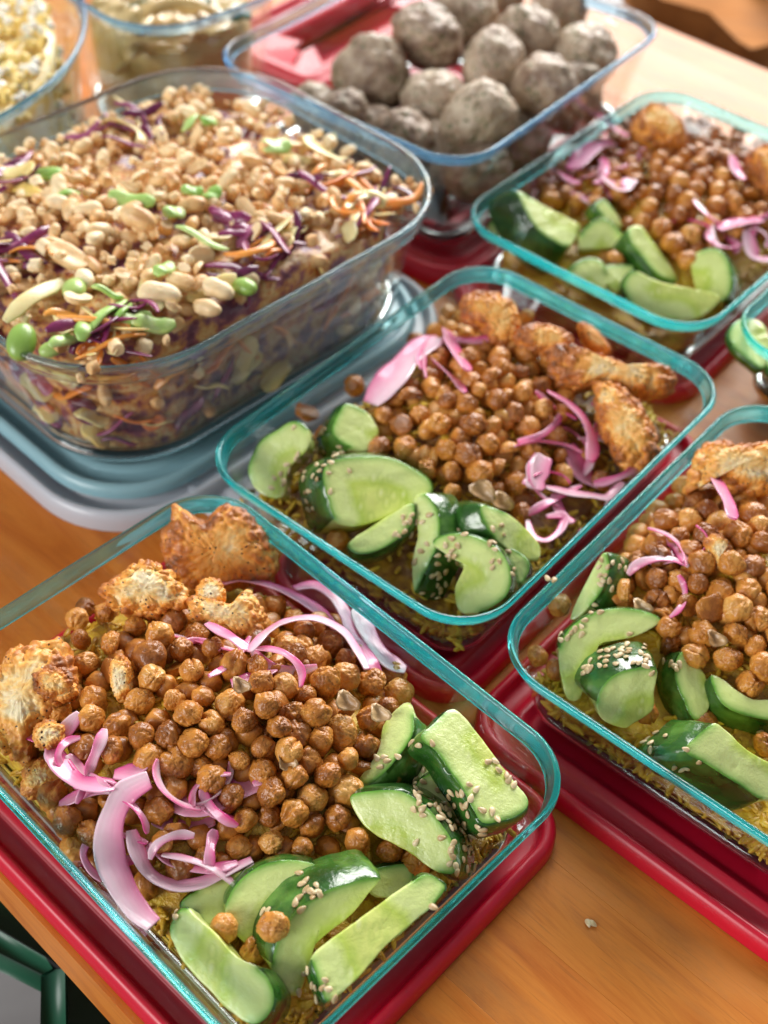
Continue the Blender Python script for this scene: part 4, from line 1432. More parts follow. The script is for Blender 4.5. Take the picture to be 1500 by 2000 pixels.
def in_poly(p, poly):
    x, y = p
    c = False
    j = len(poly) - 1
    for i in range(len(poly)):
        if ((poly[i][1] > y) != (poly[j][1] > y)) and (x < (poly[j][0] - poly[i][0]) * (y - poly[i][1]) / (poly[j][1] - poly[i][1]) + poly[i][0]):
            c = not c
        j = i
    return c


def relax(C, fixed_xy=0.5, it=60, dmin=0.0090):
    C = C.copy()
    O = C.copy()
    for _ in range(it):
        D = C[:, None] - C[None]
        d = np.linalg.norm(D, axis=2) + np.eye(len(C))
        ov = np.clip(dmin - d, 0, None)
        push = (D / d[..., None] * ov[..., None] * 0.35)
        push[..., 2] *= 0.5
        C += push.sum(1)
        C += (O - C) * 0.04
    return C


COUNT = [0]


def put_chickpea(p, sc, label, group, tilt=None):
    k = rng.randint(NP)
    o = link('chickpea', CP_MESH[k], label=label, cat='chickpea', group=group, loc=p, rot=(rng.uniform(0, 6.28), rng.uniform(0, 6.28), rng.uniform(0, 6.28)), scale=float(sc))
    COUNT[0] += 1
    return o


HAND = {}
HAND['A'] = zpts([(700, 365), (930, 455), (400, 500), (410, 560), (520, 610), (375, 640), (390, 720), (560, 755), (660, 670), (415, 850), (845, 650), (780, 735), (960, 710), (730, 840), (880, 785), (935, 890), (1040, 790), (1145, 860), (1260, 880),
                  (740, 920), (1290, 960), (450, 1010), (680, 1020), (850, 1010), (990, 1000), (1120, 1045), (285, 1085), (240, 1200), (440, 1120), (570, 1140), (420, 1260), (545, 1270), (690, 1200), (830, 1210), (920, 1110), (1035, 1155), (1195, 1150),
                  (1335, 1070), (1340, 1180), (915, 1280), (750, 1310), (840, 1360), (1010, 1345), (1060, 1260), (1160, 1290), (1280, 1315), (1400, 1300), (1335, 570), (1440, 640), (1480, 730), (1440, 860)], Z1) + \
            zpts([(90, 475), (225, 370), (365, 390), (285, 455), (200, 510), (150, 590), (235, 620), (330, 585), (440, 540), (440, 460), (575, 590), (700, 630), (80, 700), (150, 690), (270, 725), (430, 690), (90, 800), (180, 830), (285, 850), (420, 790), (550, 750), (530, 870),
                  (45, 950), (150, 915), (155, 1000), (320, 1015), (450, 960), (260, 960), (110, 1085), (440, 1090), (275, 1150), (30, 1210), (160, 1220), (385, 1240)], Z2) + \
            zpts([(75, 480), (235, 480), (275, 385)], Z4) + \
            zpts([(250, 245), (330, 385), (430, 460), (370, 500), (780, 300), (790, 490), (885, 605), (1010, 545), (1160, 490), (1250, 330), (1350, 220), (1020, 145), (840, 145)], Z3)
HAND['B'] = zpts([(960, 425), (1100, 440), (780, 670), (530, 845), (1210, 550), (1060, 730), (1000, 735), (1120, 800), (1220, 870), (1380, 840), (1400, 720), (1190, 660), (930, 830), (1020, 870), (905, 985), (1050, 990), (1150, 995), (1270, 1000), (1160, 1095), (1290, 1110),
                  (1400, 1100), (1340, 950), (1290, 1235), (1270, 730)], Z5) + \
            zpts([(70, 420), (30, 360), (320, 300), (430, 300), (750, 430), (870, 470), (150, 590), (50, 590), (60, 680), (300, 540), (200, 540), (180, 690), (300, 660), (390, 620), (260, 760), (60, 810), (140, 825), (340, 820), (400, 750), (470, 870), (240, 930), (130, 920), (350, 940),
                  (490, 960), (620, 950), (500, 1065), (680, 1090), (80, 1050), (170, 1040), (200, 1110), (30, 960), (300, 1170), (270, 1110), (300, 1240)], Z6)
HAND['C'] = zpts([(1200, 890), (1250, 960), (1160, 1000), (960, 1200), (1040, 1140), (880, 1300), (960, 1400), (1070, 1360), (820, 1370), (1020, 1270), (1110, 1280), (770, 1430), (870, 1490), (1150, 1190), (1200, 1240), (1280, 1280), (1380, 1200), (1430, 1265), (1360, 1350), (1460, 1330),
                  (1330, 1490), (1180, 1500), (970, 1570), (1070, 1560), (1170, 1580), (1430, 1490), (1270, 1620), (1410, 1610), (1120, 1700), (1240, 1720), (1350, 1720), (1450, 1740), (970, 1665), (980, 1745), (790, 1660), (490, 1740), (420, 1820), (1480, 1400), (1560, 1280), (1560, 1450), (1560, 1600), (1550, 1180)], Z6) + \
            zpts([(380, 400), (270, 360), (960, 245), (1110, 360), (1290, 370), (1410, 500), (1160, 240), (1330, 235), (1440, 320), (1480, 410), (1560, 250), (1570, 380)], Z7)
REG = {
    'A': [(140, 1280), (300, 1210), (560, 1180), (690, 1260), (800, 1330), (740, 1420), (700, 1560), (600, 1640), (520, 1600), (400, 1540), (330, 1480), (160, 1460), (110, 1400)],
    'B': [(850, 610), (1000, 600), (1060, 660), (1110, 760), (1090, 880), (1040, 1000), (930, 950), (840, 920), (740, 850), (750, 790), (850, 720)],
    'C': [(1240, 1020), (1330, 940), (1500, 960), (1570, 1100), (1570, 1300), (1440, 1280), (1330, 1250), (1270, 1180), (1180, 1120)],
    'D': [(1190, 300), (1250, 225), (1330, 270), (1420, 265), (1540, 300), (1540, 430), (1420, 455), (1330, 480), (1270, 440), (1210, 400), (1030, 390), (1020, 350), (1120, 375), (1195, 370)]}
WHERE = {'A': ('golden brown roasted chickpea heaped in the nearest container', 'chickpeas of the nearest container'),
         'B': ('golden brown roasted chickpea heaped in the middle container', 'chickpeas of the middle container'),
         'C': ('golden brown roasted chickpea heaped in the right container', 'chickpeas of the right container'),
         'D': ('blurred brown roasted chickpea in the container beside the meatballs', 'chickpeas of the container beside the meatballs')}
LIM = {'A': 112, 'B': 74, 'C': 62, 'D': 46}
for key in 'ABCD':
    pts = [on_field(key, px, py, 0.0085) - np.array([0, 0, 0.0015 + rng.uniform(-0.002, 0.0025)]) for px, py in HAND.get(key, [])]
    poly = REG[key]
    xs, ys = [q[0] for q in poly], [q[1] for q in poly]
    nh = len(pts)
    t = 0
    dm = 0.0097 if key == 'A' else 0.0092
    extra = []
    while t < 3000:
        t += 1
        px, py = rng.uniform(min(xs), max(xs)), rng.uniform(min(ys), max(ys))
        if not in_poly((px, py), poly):
            continue
        p = on_field(key, px, py, 0.0085) - np.array([0, 0, 0.0015])
        if min([np.linalg.norm(p - q) for q in pts + extra] or [1]) > dm:
            extra.append(p)
    C = relax(np.array(pts + extra))
    sc = rng.normal(1.0, 0.12, len(C)).clip(0.70, 1.22)
    lb, gp = WHERE[key]
    order = np.argsort(((C - CAM) ** 2).sum(1))
    low = []
    for rank, i in enumerate(order):
        if not inside(key, C[i], 0.001):
            q = np.clip(local(key, C[i]), -np.array([CUR[key]['L'], CUR[key]['W']]) / 2 + CUR[key]['t'] + 0.006, np.array([CUR[key]['L'], CUR[key]['W']]) / 2 - CUR[key]['t'] - 0.006)
            C[i][:2] = world(key, q)
        if rank < LIM[key]:
            put_chickpea(C[i], sc[i], lb, gp)
        else:
            low.append((rng.randint(5), rot_rand() * sc[i], C[i]))
    # the layer underneath, glimpsed through the gaps
    if key == 'A':
        poly = [(60, 1480), (110, 1330), (300, 1210), (560, 1180), (690, 1240), (800, 1330), (740, 1440), (700, 1620), (600, 1690), (480, 1680), (330, 1740), (240, 1760), (120, 1640)]
    if key == 'D':
        poly = [(1010, 380), (1010, 340), (1150, 300), (1250, 210), (1420, 250), (1540, 300), (1540, 450), (1420, 470), (1330, 500), (1200, 440)]
    xs, ys = [q[0] for q in poly], [q[1] for q in poly]
    for _ in range(2200):
        px, py = rng.uniform(min(xs), max(xs)), rng.uniform(min(ys), max(ys))
        if in_poly((px, py), poly):
            p = on_field(key, px, py, 0.002)
            if not low or min(np.linalg.norm(p - q[2]) for q in low) > 0.0084:
                low.append((rng.randint(5), rot_rand() * 1.0, p))
    joined('chickpea_underlayer', CP_LOW, low, M['chickpea'], label='lower chickpeas glimpsed in the gaps of the %s' % gp[10:] if False else 'darker chickpeas glimpsed between the top ones, ' + gp.split('of ')[-1], kind='stuff')

# loose ones resting on cucumbers, each easy to point out
LOOSE = [((548, 1812), 'single chickpea on the large round topped cucumber slice'), ((448, 1806), 'chickpea at the edge of the thick pale cucumber wedge'), ((497, 1866), 'lowest brown chickpea, between two cucumber pieces'),
         ((698, 1654), 'first of three chickpeas in a row on the half moon slice'), ((762, 1672), 'middle of three chickpeas in a row on the half moon slice'), ((810, 1694), 'last of three chickpeas in a row, above the bottom spear'),
         ((662, 1036), 'lone chickpea at the left wall of the middle container'), ((1090, 1195), 'topmost of the loose chickpeas left in the right container'), ((1222, 1166), 'chickpea above the curved cucumber crescent'),
         ((1302, 1238), 'chickpea touching the tip of the curved cucumber crescent'), ((1258, 1403), 'shiny chickpea near the front rim beside dark cucumber'), ((1388, 1398), 'reddish chickpea on the yellow green spear'),
         ((1490, 1466), 'chickpea at the right photo edge beside the yellow green spear'), ((1182, 492), 'blurred chickpea on the stubby far cucumber slice'), ((1212, 502), 'second blurred chickpea on the stubby far slice'),
         ((1305, 486), 'blurred chickpea between two far cucumber slices'), ((1340, 520), 'blurred chickpea near the near wall of the far container'), ((600, 815), 'chickpea behind the standing slice of the middle container')]
for (px, py), lb in LOOSE:
    p, n = solid_hit(px, py)
    if p is None:
        key = 'A' if py > 1500 and px < 1000 else ('C' if px > 1000 and py > 1000 else ('D' if py < 600 else 'B'))
        p = on_field(key, px, py, 0.006)
        n = np.array([0, 0, 1.0])
    put_chickpea(p + n * 0.0038, rng.uniform(0.95, 1.1), lb, None)


def relabel(kind, marks, fmt, reach, words=16):
    """the one piece lying closest to a landmark is labelled by it"""
    pool = [o for o in COL.objects if o.get('category') == kind and o.get('group')]
    done = set()
    for mo in marks:
        best, bd = None, reach
        for o in pool:
            if o.name in done:
                continue
            d = (o.location - mo.location).length
            if d < bd:
                best, bd = o, d
        t = fmt % mo['label']
        if best is not None and len(t.split()) <= words:
            best['label'] = t
            done.add(best.name)


relabel('chickpea', [o for o in COL.objects if o.get('category') in ('cauliflower', 'pickled onion') and 'tangled' not in o['label']], 'chickpea nearest to the %s', 0.03)


# papery skins that came off
def flake(p, n, s, label):
    v = []
    K = 14
    n = n / np.linalg.norm(n)
    a = np.cross(n, [0.3, 0.5, 0.2])
    a /= np.linalg.norm(a)
    b = np.cross(n, a)
    Fs = []
    for k, rr in enumerate((0.02, 0.35, 0.7, 1.0)):
        for i in range(K):
            t = 2 * math.pi * i / K
            q = rr * (1 + 0.2 * math.sin(3 * t + s * 900))
            v.append(p + s * (a * q * math.cos(t) + b * q * 0.75 * math.sin(t)) + n * (s * 0.45 * rr * rr + 0.0002) * (1 + 0.5 * math.sin(2 * t)))
    v2 = [q + n * 0.00012 for q in v]
    for k in range(3):
        for i in range(K):
            j = (i + 1) % K
            Fs.append((k * K + i, k * K + j, (k + 1) * K + j, (k + 1) * K + i))
    m4 = len(v)
    F2 = [tuple(x + m4 for x in reversed(f)) for f in Fs]
    for i in range(K):
        j = (i + 1) % K
        F2.append((3 * K + i, 3 * K + j, m4 + 3 * K + j, m4 + 3 * K + i))
    F2 += [tuple(reversed(range(K))), tuple(range(m4, m4 + K))]
    return centred('chickpea_skin', np.array(v + v2), Fs + F2, M['chickpea_skin'], label=label, cat='chickpea skin', group='papery chickpea skins')


for (px, py), s, lb in [((940, 962), 0.006, 'pale papery skin flake at the foot of the middle chickpeas'), ((978, 982), 0.005, 'second papery skin flake on the cucumber by the middle chickpeas'),
                        ((676, 1372), 0.0045, 'light skin flake on the nearest heap toward the red lid'), ((470, 1340), 0.0035, 'thin skin flake beside the onion patch near the heap top'),
                        ((560, 1490), 0.0035, 'skin flake between lower chickpeas of the nearest heap'), ((740, 1395), 0.004, 'ragged skin at the right end of the nearest heap'),
                        ((1250, 1188), 0.004, 'golden skin scrap on the crescent of the right container'), ((1395, 1250), 0.004, 'translucent skin curl among the right chickpeas')]:
    p, n = solid_hit(px, py)
    key = 'A' if py > 1200 and px < 900 else ('C' if px > 1100 else 'B')
    q = on_field(key, px, py, 0.0125)
    if p is None or q[1] < p[1]:
        p, n = q, np.array([0.1, -0.4, 0.9])
    flake(p, n, s, lb)

# ------------------------------------------------------------------ sesame seeds
sv, sf = ICO[2]
SE = sv * np.array([0.00155, 0.00095, 0.00055])
SE[:, 1] *= 1 - 0.38 * sv[:, 0]
SE_MESH = mesh_data('sesame_seed', SE, sf.tolist(), M['sesame'])
SEEDC = {
    'A': [(zpts([(860, 310)], Z4)[0], 30, 16), (zpts([(900, 360)], Z4)[0], 14, 7), (zpts([(1000, 470)], Z4)[0], 26, 16), (zpts([(1080, 440)], Z4)[0], 14, 7), (zpts([(1020, 610)], Z4)[0], 12, 8), (zpts([(1210, 900)], Z2)[0], 8, 5), (zpts([(1235, 960)], Z2)[0], 10, 9),
          (zpts([(1270, 1050)], Z2)[0], 8, 5), (zpts([(1000, 1130)], Z2)[0], 13, 9), (zpts([(620, 970)], Z2)[0], 8, 5), (zpts([(760, 240)], Z4)[0], 9, 6), (zpts([(790, 890)], Z2)[0], 10, 4), (zpts([(270, 695)], Z4)[0], 10, 6), (zpts([(200, 780)], Z4)[0], 6, 3),
          (zpts([(300, 1230)], Z4)[0], 14, 8), (zpts([(250, 1120)], Z4)[0], 5, 2), (zpts([(60, 830)], Z4)[0], 5, 3), (zpts([(300, 740)], Z4)[0], 6, 3), ((330, 1786), 5, 2)],
    'B': [(zpts([(460, 1140)], Z5)[0], 20, 14), (zpts([(540, 1110)], Z5)[0], 16, 12), (zpts([(600, 1040)], Z5)[0], 12, 6), (zpts([(720, 1020)], Z5)[0], 12, 5), (zpts([(500, 1300)], Z5)[0], 18, 5), (zpts([(600, 900)], Z5)[0], 14, 5), (zpts([(1080, 1390)], Z5)[0], 10, 7),
          (zpts([(1060, 1500)], Z5)[0], 12, 8), (zpts([(1280, 1570)], Z5)[0], 12, 9), (zpts([(1220, 1660)], Z5)[0], 9, 6), (zpts([(1200, 1770)], Z5)[0], 8, 5), ((985, 1100), 12, 7), ((965, 1050), 12, 5), ((905, 1040), 8, 3)],
    'C': [(zpts([(640, 350)], Z7)[0], 10, 7), (zpts([(600, 410)], Z7)[0], 12, 6), (zpts([(540, 430)], Z7)[0], 7, 4), (zpts([(740, 350)], Z7)[0], 12, 7), (zpts([(840, 350)], Z7)[0], 16, 10), (zpts([(890, 380)], Z7)[0], 8, 4), (zpts([(530, 140)], Z7)[0], 9, 6), (zpts([(440, 240)], Z7)[0], 9, 6),
          (zpts([(870, 770)], Z7)[0], 12, 6), (zpts([(1040, 930)], Z7)[0], 12, 5), (zpts([(1480, 780)], Z7)[0], 12, 3), (zpts([(1000, 410)], Z7)[0], 8, 4), (zpts([(740, 1510)], Z6)[0], 14, 8), (zpts([(710, 1590)], Z6)[0], 9, 5), (zpts([(1470, 1190)], Z7)[0], 10, 3)]}
SL = {'A': 'tiny cream sesame seed on the cucumbers of the nearest container', 'B': 'tiny cream sesame seed on the cucumbers of the middle container', 'C': 'tiny cream sesame seed on the cucumbers of the right container'}
ns = 0
for key, cl in SEEDC.items():
    for (px, py), sp, cnt in cl:
        got = []
        for _ in range(cnt * 5):
            if len(got) >= cnt or ns >= 298:
                break
            a, b = px + rng.normal(0, sp * 1.35), py + rng.normal(0, sp * 1.1)
            p, n = solid_hit(a, b)
            if p is None or p[2] < 0.02:
                continue
            if got and min(np.linalg.norm(p - q) for q in got) < 0.0016:
                continue
            got.append(p)
            nn = Vector(n)
            e = nn.to_track_quat('Z', 'Y').to_matrix() @ Matrix.Rotation(rng.uniform(0, 6.28), 3, 'Z') @ Matrix.Rotation(rng.normal(0, 0.25), 3, 'Y')
            link('sesame_seed', SE_MESH, label=SL[key], cat='sesame seed', group=SL[key].replace('tiny cream sesame seed', 'sesame seeds'), loc=p + n * 0.0004, rot=e.to_euler(), scale=rng.uniform(0.85, 1.15))
            ns += 1
for (px, py), lb in [((1069, 1129), 'sesame seed stuck on the teal rim where two containers meet'), ((1082, 1133), 'second sesame seed stuck on the same rim'), ((847, 1772), 'sesame seed on the lower right rim of the nearest container'), ((1149, 1803), 'sesame seed fallen on the bare table between two lids'), ((1158, 1804), 'second sesame seed fallen on the bare table')]:
    p = at_z(px, py, ZR + 0.0003) if 'table' not in lb else at_z(px, py, 0.0006)
    link('sesame_seed', SE_MESH, label=lb, cat='sesame seed', loc=p, rot=(0, 0, rng.uniform(0, 6)), scale=1.1)

# ------------------------------------------------------------------ big salad bowl
def peanut_proto(seed, kind):
    v, f = ICO[3]
    r = np.random.RandomState(seed + 100)
    P = v * np.array([1.0, 0.62, 0.58])
    P *= (1 + 0.07 * fbm(v * 1.6 + seed * 5, 2) + 0.02 * fbm(v * 6 + seed, 2))[:, None]
    P[:, 1] *= 1 - 0.15 * v[:, 0] - 0.12 * np.exp(-(v[:, 0] / 0.3) ** 2)
    if kind == 'half':
        m = P[:, 2] < 0
        P[:, 2] = np.where(m, P[:, 2] * 0.12 + 0.10 * np.exp(-((P[:, 1] / 0.3) ** 2)) * (1 - v[:, 0] ** 2), P[:, 2])
    if kind == 'chip':
        P[:, 0] = np.clip(P[:, 0], -0.35 + 0.25 * vnoise(v * 2 + seed), 0.55)
        P *= 0.85
    return P * 0.0068, f


PN_MESH = []
PN_ALL = []
for s in range(12):
    v, f = peanut_proto(s, ['half', 'chip', 'whole', 'chip'][s % 4])
    PN_MESH.append(mesh_data('peanut', v, f.tolist(), M['peanut']))
    PN_ALL.append((v, f))
CHIP, _ = ICO[2][0], None
CH = [(ICO[2][0] * (1 + 0.3 * fbm(ICO[2][0] * 2 + s, 2))[:, None] * np.array([0.003, 0.0022, 0.0018]), ICO[2][1]) for s in range(4)]


def px_of(p):
    d = p - CAM
    z = d @ fw
    return 750 + F_PX * (d @ RGT) / z, 1000 - F_PX * (d @ UPV) / z


def nut_ok(p):
    a, b = px_of(np.array([p[0], p[1], HF['S'](p)[0]]))
    if b > 570 and rng.rand() < 0.72:
        return False
    if a > 430 and b > 460 and rng.rand() < 0.65:
        return False
    if a > 560 and b > 390 and rng.rand() < 0.65:
        return False
    if a > 660 and rng.rand() < 0.5:
        return False
    if vnoise(np.array([[p[0] * 42, p[1] * 42, 3.3]]))[0] > 0.22 and rng.rand() < 0.8:
        return False
    return a > -60


pts = scatter_on('S', 295, 0.004, 0.0062, 0.0045, nut_ok)
for p in pts:
    o = link('peanut', PN_MESH[rng.randint(12)], label='pale roasted peanut piece in the topping of the big salad bowl', cat='peanut', group='peanuts strewn over the big salad', loc=p + np.array([0, 0, rng.uniform(-0.001, 0.004)]),
             rot=(rng.normal(0, 0.7) + (math.pi if rng.rand() < 0.35 else 0), rng.normal(0, 0.5), rng.uniform(0, 6.28)), scale=rng.uniform(0.55, 1.0))
xf = [(rng.randint(4), rot_rand() * rng.uniform(0.6, 1.2), p) for p in scatter_on('S', 260, 0.003, 0.0, 0.0035, nut_ok)]
joined('peanut_crumbs', CH, xf, M['peanut'], label='small chopped peanut crumbs between the larger peanuts', kind='stuff')
xf = []
for p in scatter_on('S', 260, 0.004, 0.0045, 0.0005, nut_ok):
    xf.append((rng.randint(12), rot_rand() * rng.uniform(0.6, 0.95), p))
joined('peanut_underlayer', PN_ALL, xf, M['peanut'], label='lower peanuts glimpsed under the topping of the big salad', kind='stuff')


def strand(key, p0, ang, ln, wd, m, name, label, cat, group, th=0.0014, curl=0.5, up=0.0):
    n = 7
    C = []
    a = ang
    p = np.array(p0, float)
    cv = rng.normal(0, curl)
    ph = rng.uniform(0, 6)
    for i in range(n):
        C.append(p.copy())
        p = p + np.array([math.cos(a), math.sin(a), 0]) * ln / (n - 1)
        a += cv / n * 2
        p[2] += up * ln / n + 0.0012 * math.sin(ph + i)
    C = np.array(C) - (np.mean(C, 0) - p0)
    C = smooth_loop(C, 3, closed=False)
    T = np.gradient(C, axis=0)
    T /= np.linalg.norm(T, axis=1)[:, None]
    V = []
    ti = rng.uniform(-0.8, 0.8)
    for i in range(len(C)):
        s = np.cross(T[i], [0, 0, 1.0])
        s /= np.linalg.norm(s) + 1e-9
        u = np.cross(s, T[i])
        wv, nv = s * math.cos(ti) + u * math.sin(ti), u * math.cos(ti) - s * math.sin(ti)
        f = i / (len(C) - 1)
        e = 0.4 + 0.6 * min(1, min(f, 1 - f) * 5)
        for k in range(8):
            t = 2 * math.pi * k / 8
            V.append(C[i] + wv * wd / 2 * e * math.cos(t) + nv * th / 2 * math.sin(t) * e)
    Fs = []
    for i in range(len(C) - 1):
        for k in range(8):
            j = (k + 1) % 8
            Fs.append((i * 8 + k, i * 8 + j, (i + 1) * 8 + j, (i + 1) * 8 + k))
    Fs += [tuple(reversed(range(8))), tuple(range(len(V) - 8, len(V)))]
    return centred(name, np.array(V), Fs, m, label=label, cat=cat, group=group, attrs={'across': np.tile([0.5] * 8, len(C))})


KINDS3 = [('cabbage', 'cabbage_shred', 'dark purple cabbage shred', 'red cabbage', 0.003, 0.0016), ('carrot', 'carrot_shred', 'orange carrot shred', 'carrot', 0.0025, 0.0018), ('slaw', 'slaw_strip', 'pale yellow slaw strip', 'cabbage', 0.0045, 0.0014)]
# shreds lying over the surface on the near right and near corner, as in the photo
for (px, py, rad, cnt, wts) in [((700), 480, 50, 14, (5, 3, 6)), ((610), 560, 45, 14, (9, 2, 2)), ((480), 590, 50, 12, (8, 3, 2)), ((110), 690, 70, 16, (5, 6, 4)), ((30), 620, 50, 8, (4, 3, 3)), ((560), 470, 60, 8, (5, 1, 2)),
                                ((740), 400, 40, 10, (2, 5, 4)), ((640), 340, 50, 5, (3, 3, 3)), ((20), 480, 40, 5, (6, 1, 1)), ((300), 640, 70, 8, (4, 2, 3)), ((250), 235, 35, 5, (5, 0, 1)), ((20), 340, 30, 4, (5, 0, 1))]:
    for _ in range(int(cnt * 2.6)):
        x, y = px + rng.normal(0, rad), py + rng.normal(0, rad * 0.5)
        p = on_field('S', x, y, rng.uniform(0.005, 0.0105))
        if not inside('S', p, 0.012):
            continue
        mk, nm, lb, ct, wd, th = KINDS3[rng.choice(3, p=np.array(wts) / sum(wts))]
        strand('S', p, rng.uniform(0, 6.28), rng.uniform(0.016, 0.038), wd * rng.uniform(1.0, 2.1), M[mk], nm, lb + ' on top of the peanut salad', ct, lb + 's on the big salad', th=th, curl=0.7, up=rng.normal(0, 0.25))
# pressed against the glass
g = CUR['S']
R1 = ring(g['L'] - 2 * (g['t'] + 0.0050), g['W'] - 2 * (g['t'] + 0.0050), g['r'] - 0.013, 240)
for _ in range(230):
    i = rng.randint(240)
    q = R1[i]
    p = world('S', q)
    tgt = R1[(i + 2) % 240] - R1[i - 2]
    tw = world('S', tgt) - CUR['S']['c']
    if (p - CUR['S']['c']) @ np.array([0.25, -1.0]) < 0:
        continue
    z = rng.uniform(g['zb'] + 0.012, 0.070)
    if rng.rand() < 0.25:
        link('peanut', PN_MESH[rng.randint(12)], label='peanut pressed against the glass wall of the salad bowl', cat='peanut', group='peanuts behind the salad bowl glass', loc=(p[0], p[1], z), rot=(rng.uniform(0, 6), rng.uniform(0, 6), rng.uniform(0, 6)), scale=0.8) if rng.rand() < 0.6 else None
        continue
    mk, nm, lb, ct, wd, th = KINDS3[rng.choice(3, p=(0.45, 0.25, 0.3))]
    strand('S', np.array([p[0], p[1], z]) * 1.0, math.atan2(tw[1], tw[0]), rng.uniform(0.010, 0.02), wd * rng.uniform(1.2, 2.4), M[mk], nm, lb + ' pressed against the salad bowl glass', ct, lb + 's behind the glass', th=th, curl=0.15, up=rng.normal(0, 0.9))

# spring onion slices and edamame
GS = 'green spring onion slices on the salad'
for (x, y, a, ln, wd, lb) in [(85, 342, 0.1, 0.024, 0.008, 'long bright spring onion slice at the far left of the salad'), (258, 390, -0.2, 0.022, 0.008, 'spring onion slice left of the salad centre'), (395, 465, -0.35, 0.026, 0.0065, 'straight bright green spring onion piece right of the salad centre'),
                              (130, 380, 0.3, 0.012, 0.008, 'pale spring onion bit below the far left slice'), (370, 240, 1.2, 0.016, 0.009, 'pale spring onion piece at the far rim'), (408, 236, 1.3, 0.010, 0.008, 'bright spring onion bit at the far rim'), (540, 285, 0.8, 0.016, 0.010, 'spring onion slice toward the far right of the salad'),
                              (205, 615, 1.2, 0.026, 0.0085, 'pointed spring onion blade near the front of the salad'), (240, 610, 1.3, 0.015, 0.006, 'small spring onion sliver beside the pointed blade'), (265, 625, 0.7, 0.014, 0.008, 'whitish spring onion ring near the front'), (165, 640, 1.6, 0.016, 0.007, 'dull spring onion slice between edamame and blade'),
                              (210, 570, -0.2, 0.013, 0.006, 'tubular spring onion bit behind the blade'), (320, 525, 1.0, 0.012, 0.007, 'pale green slice under the peanuts'), (415, 378, 1.3, 0.010, 0.008, 'green bit in the middle of the peanuts'), (375, 372, 0.4, 0.010, 0.007, 'second green bit in the middle of the peanuts'),
                              (340, 415, 0.9, 0.010, 0.008, 'small green ring right of the large peanut'), (300, 632, 0.4, 0.018, 0.007, 'pale slanted spring onion near the front right'), (130, 660, 0.9, 0.018, 0.006, 'thin green sliver by the front edamame')]:
    p = on_field('S', x, y, 0.0095)
    strand('S', p, a, ln, wd, M['scallion'], 'spring_onion_slice', lb, 'spring onion', GS, th=0.0028, curl=0.2, up=rng.normal(0, 0.15))
ev, ef = ICO[3]
ED = mesh_data('edamame', (ev * np.array([0.0075, 0.0052, 0.0042])), ef.tolist(), M['edamame'])
for (x, y, s, lb) in [(42, 668, 1.15, 'round green edamame bean in the near left corner of the salad'), (145, 565, 1.0, 'green edamame bean left of the tubular spring onion'), (478, 560, 0.85, 'edamame bean among purple cabbage near the right wall'), (100, 682, 0.7, 'small dull edamame beside the near left one')]:
    p = on_field('S', x, y, 0.008)
    link('edamame_bean', ED, label=lb, cat='edamame', group='edamame beans on the salad', loc=p, rot=(rng.normal(0, 0.4), rng.normal(0, 0.4), rng.uniform(0, 3)), scale=s)
for (x, y, s, lb) in [(135, 497, 1.5, 'largest peanut half lying open left of the salad centre'), (312, 575, 1.35, 'smooth whole peanut near the front right of the salad'), (425, 565, 1.1, 'round pale peanut beside the purple cabbage'), (270, 425, 1.3, 'long peanut half beside a green slice')]:
    p = on_field('S', x, y, 0.0095)
    link('peanut', PN_MESH[0 if s > 1.4 else 2], label=lb, cat='peanut', loc=p, rot=(math.pi if s > 1.4 else 0.3, 0.2, rng.uniform(-0.5, 0.5)), scale=s)

relabel('peanut', [o for o in COL.objects if o.get('category') in ('spring onion', 'edamame')], 'peanut piece nearest to the %s', 0.02)

# ------------------------------------------------------------------ meatballs
MBV, MBF = ICO[4]
MB_MESH = []
for s in range(5):
    v = MBV
    r = 1 + 0.10 * fbm(v * 1.3 + s * 9, 2) + 0.12 * (0.55 - worley(v * 2.6 + s * 5)) + 0.04 * fbm(v * 6 + s, 3)
    MB_MESH.append(mesh_data('meatball', v * r[:, None] * 0.0222, MBF.tolist(), M['meatball']))
for (x, y, z, s, lb) in [(725, 150, 0.050, 1.0, 'left meatball of the front pile row'), (850, 200, 0.046, 0.95, 'meatball in the front row between two others'), (935, 235, 0.052, 0.95, 'knobbly meatball nearest the front corner of its container'), (835, 75, 0.062, 0.98, 'smooth topped meatball high on the left of the pile'),
                         (960, 128, 0.060, 0.85, 'glossy meatball in the middle of the pile'), (1060, 180, 0.054, 0.92, 'meatball right of the knobbly one'), (905, 25, 0.064, 0.95, 'meatball at the top photo edge of the pile'), (1030, 75, 0.060, 0.90, 'meatball behind the glossy middle one'), (1140, 110, 0.054, 0.92, 'rightmost meatball of the pile'),
                         (620, 215, 0.034, 0.75, 'low meatball behind the glass at the left corner'), (725, 265, 0.032, 0.80, 'low meatball behind the front glass wall'), (850, 300, 0.030, 0.85, 'meatball at the bottom of the front glass wall'), (1010, 270, 0.030, 0.85, 'lower meatball under the right side of the pile'), (960, -20, 0.055, 0.95, 'meatball cut by the top photo edge'), (790, 290, 0.036, 0.9, 'meatball between two others behind the front glass'), (930, 330, 0.032, 0.85, 'lowest meatball in the front corner of the container'), (660, 240, 0.040, 0.8, 'small meatball behind the left end of the front glass'), (1090, 30, 0.056, 0.85, 'meatball at the far right of the pile top'), (1120, 190, 0.040, 0.85, 'meatball low at the right glass wall')]:
    z += 0.006
    link('meatball', MB_MESH[rng.randint(5)], label=lb, cat='meatball', group='meatballs in the large container', loc=at_z(x, y, z), rot=(rng.uniform(0, 6), rng.uniform(0, 6), rng.uniform(0, 6)), scale=(s * rng.uniform(0.95, 1.2), s * rng.uniform(0.9, 1.1), s * rng.uniform(0.82, 1.0)))

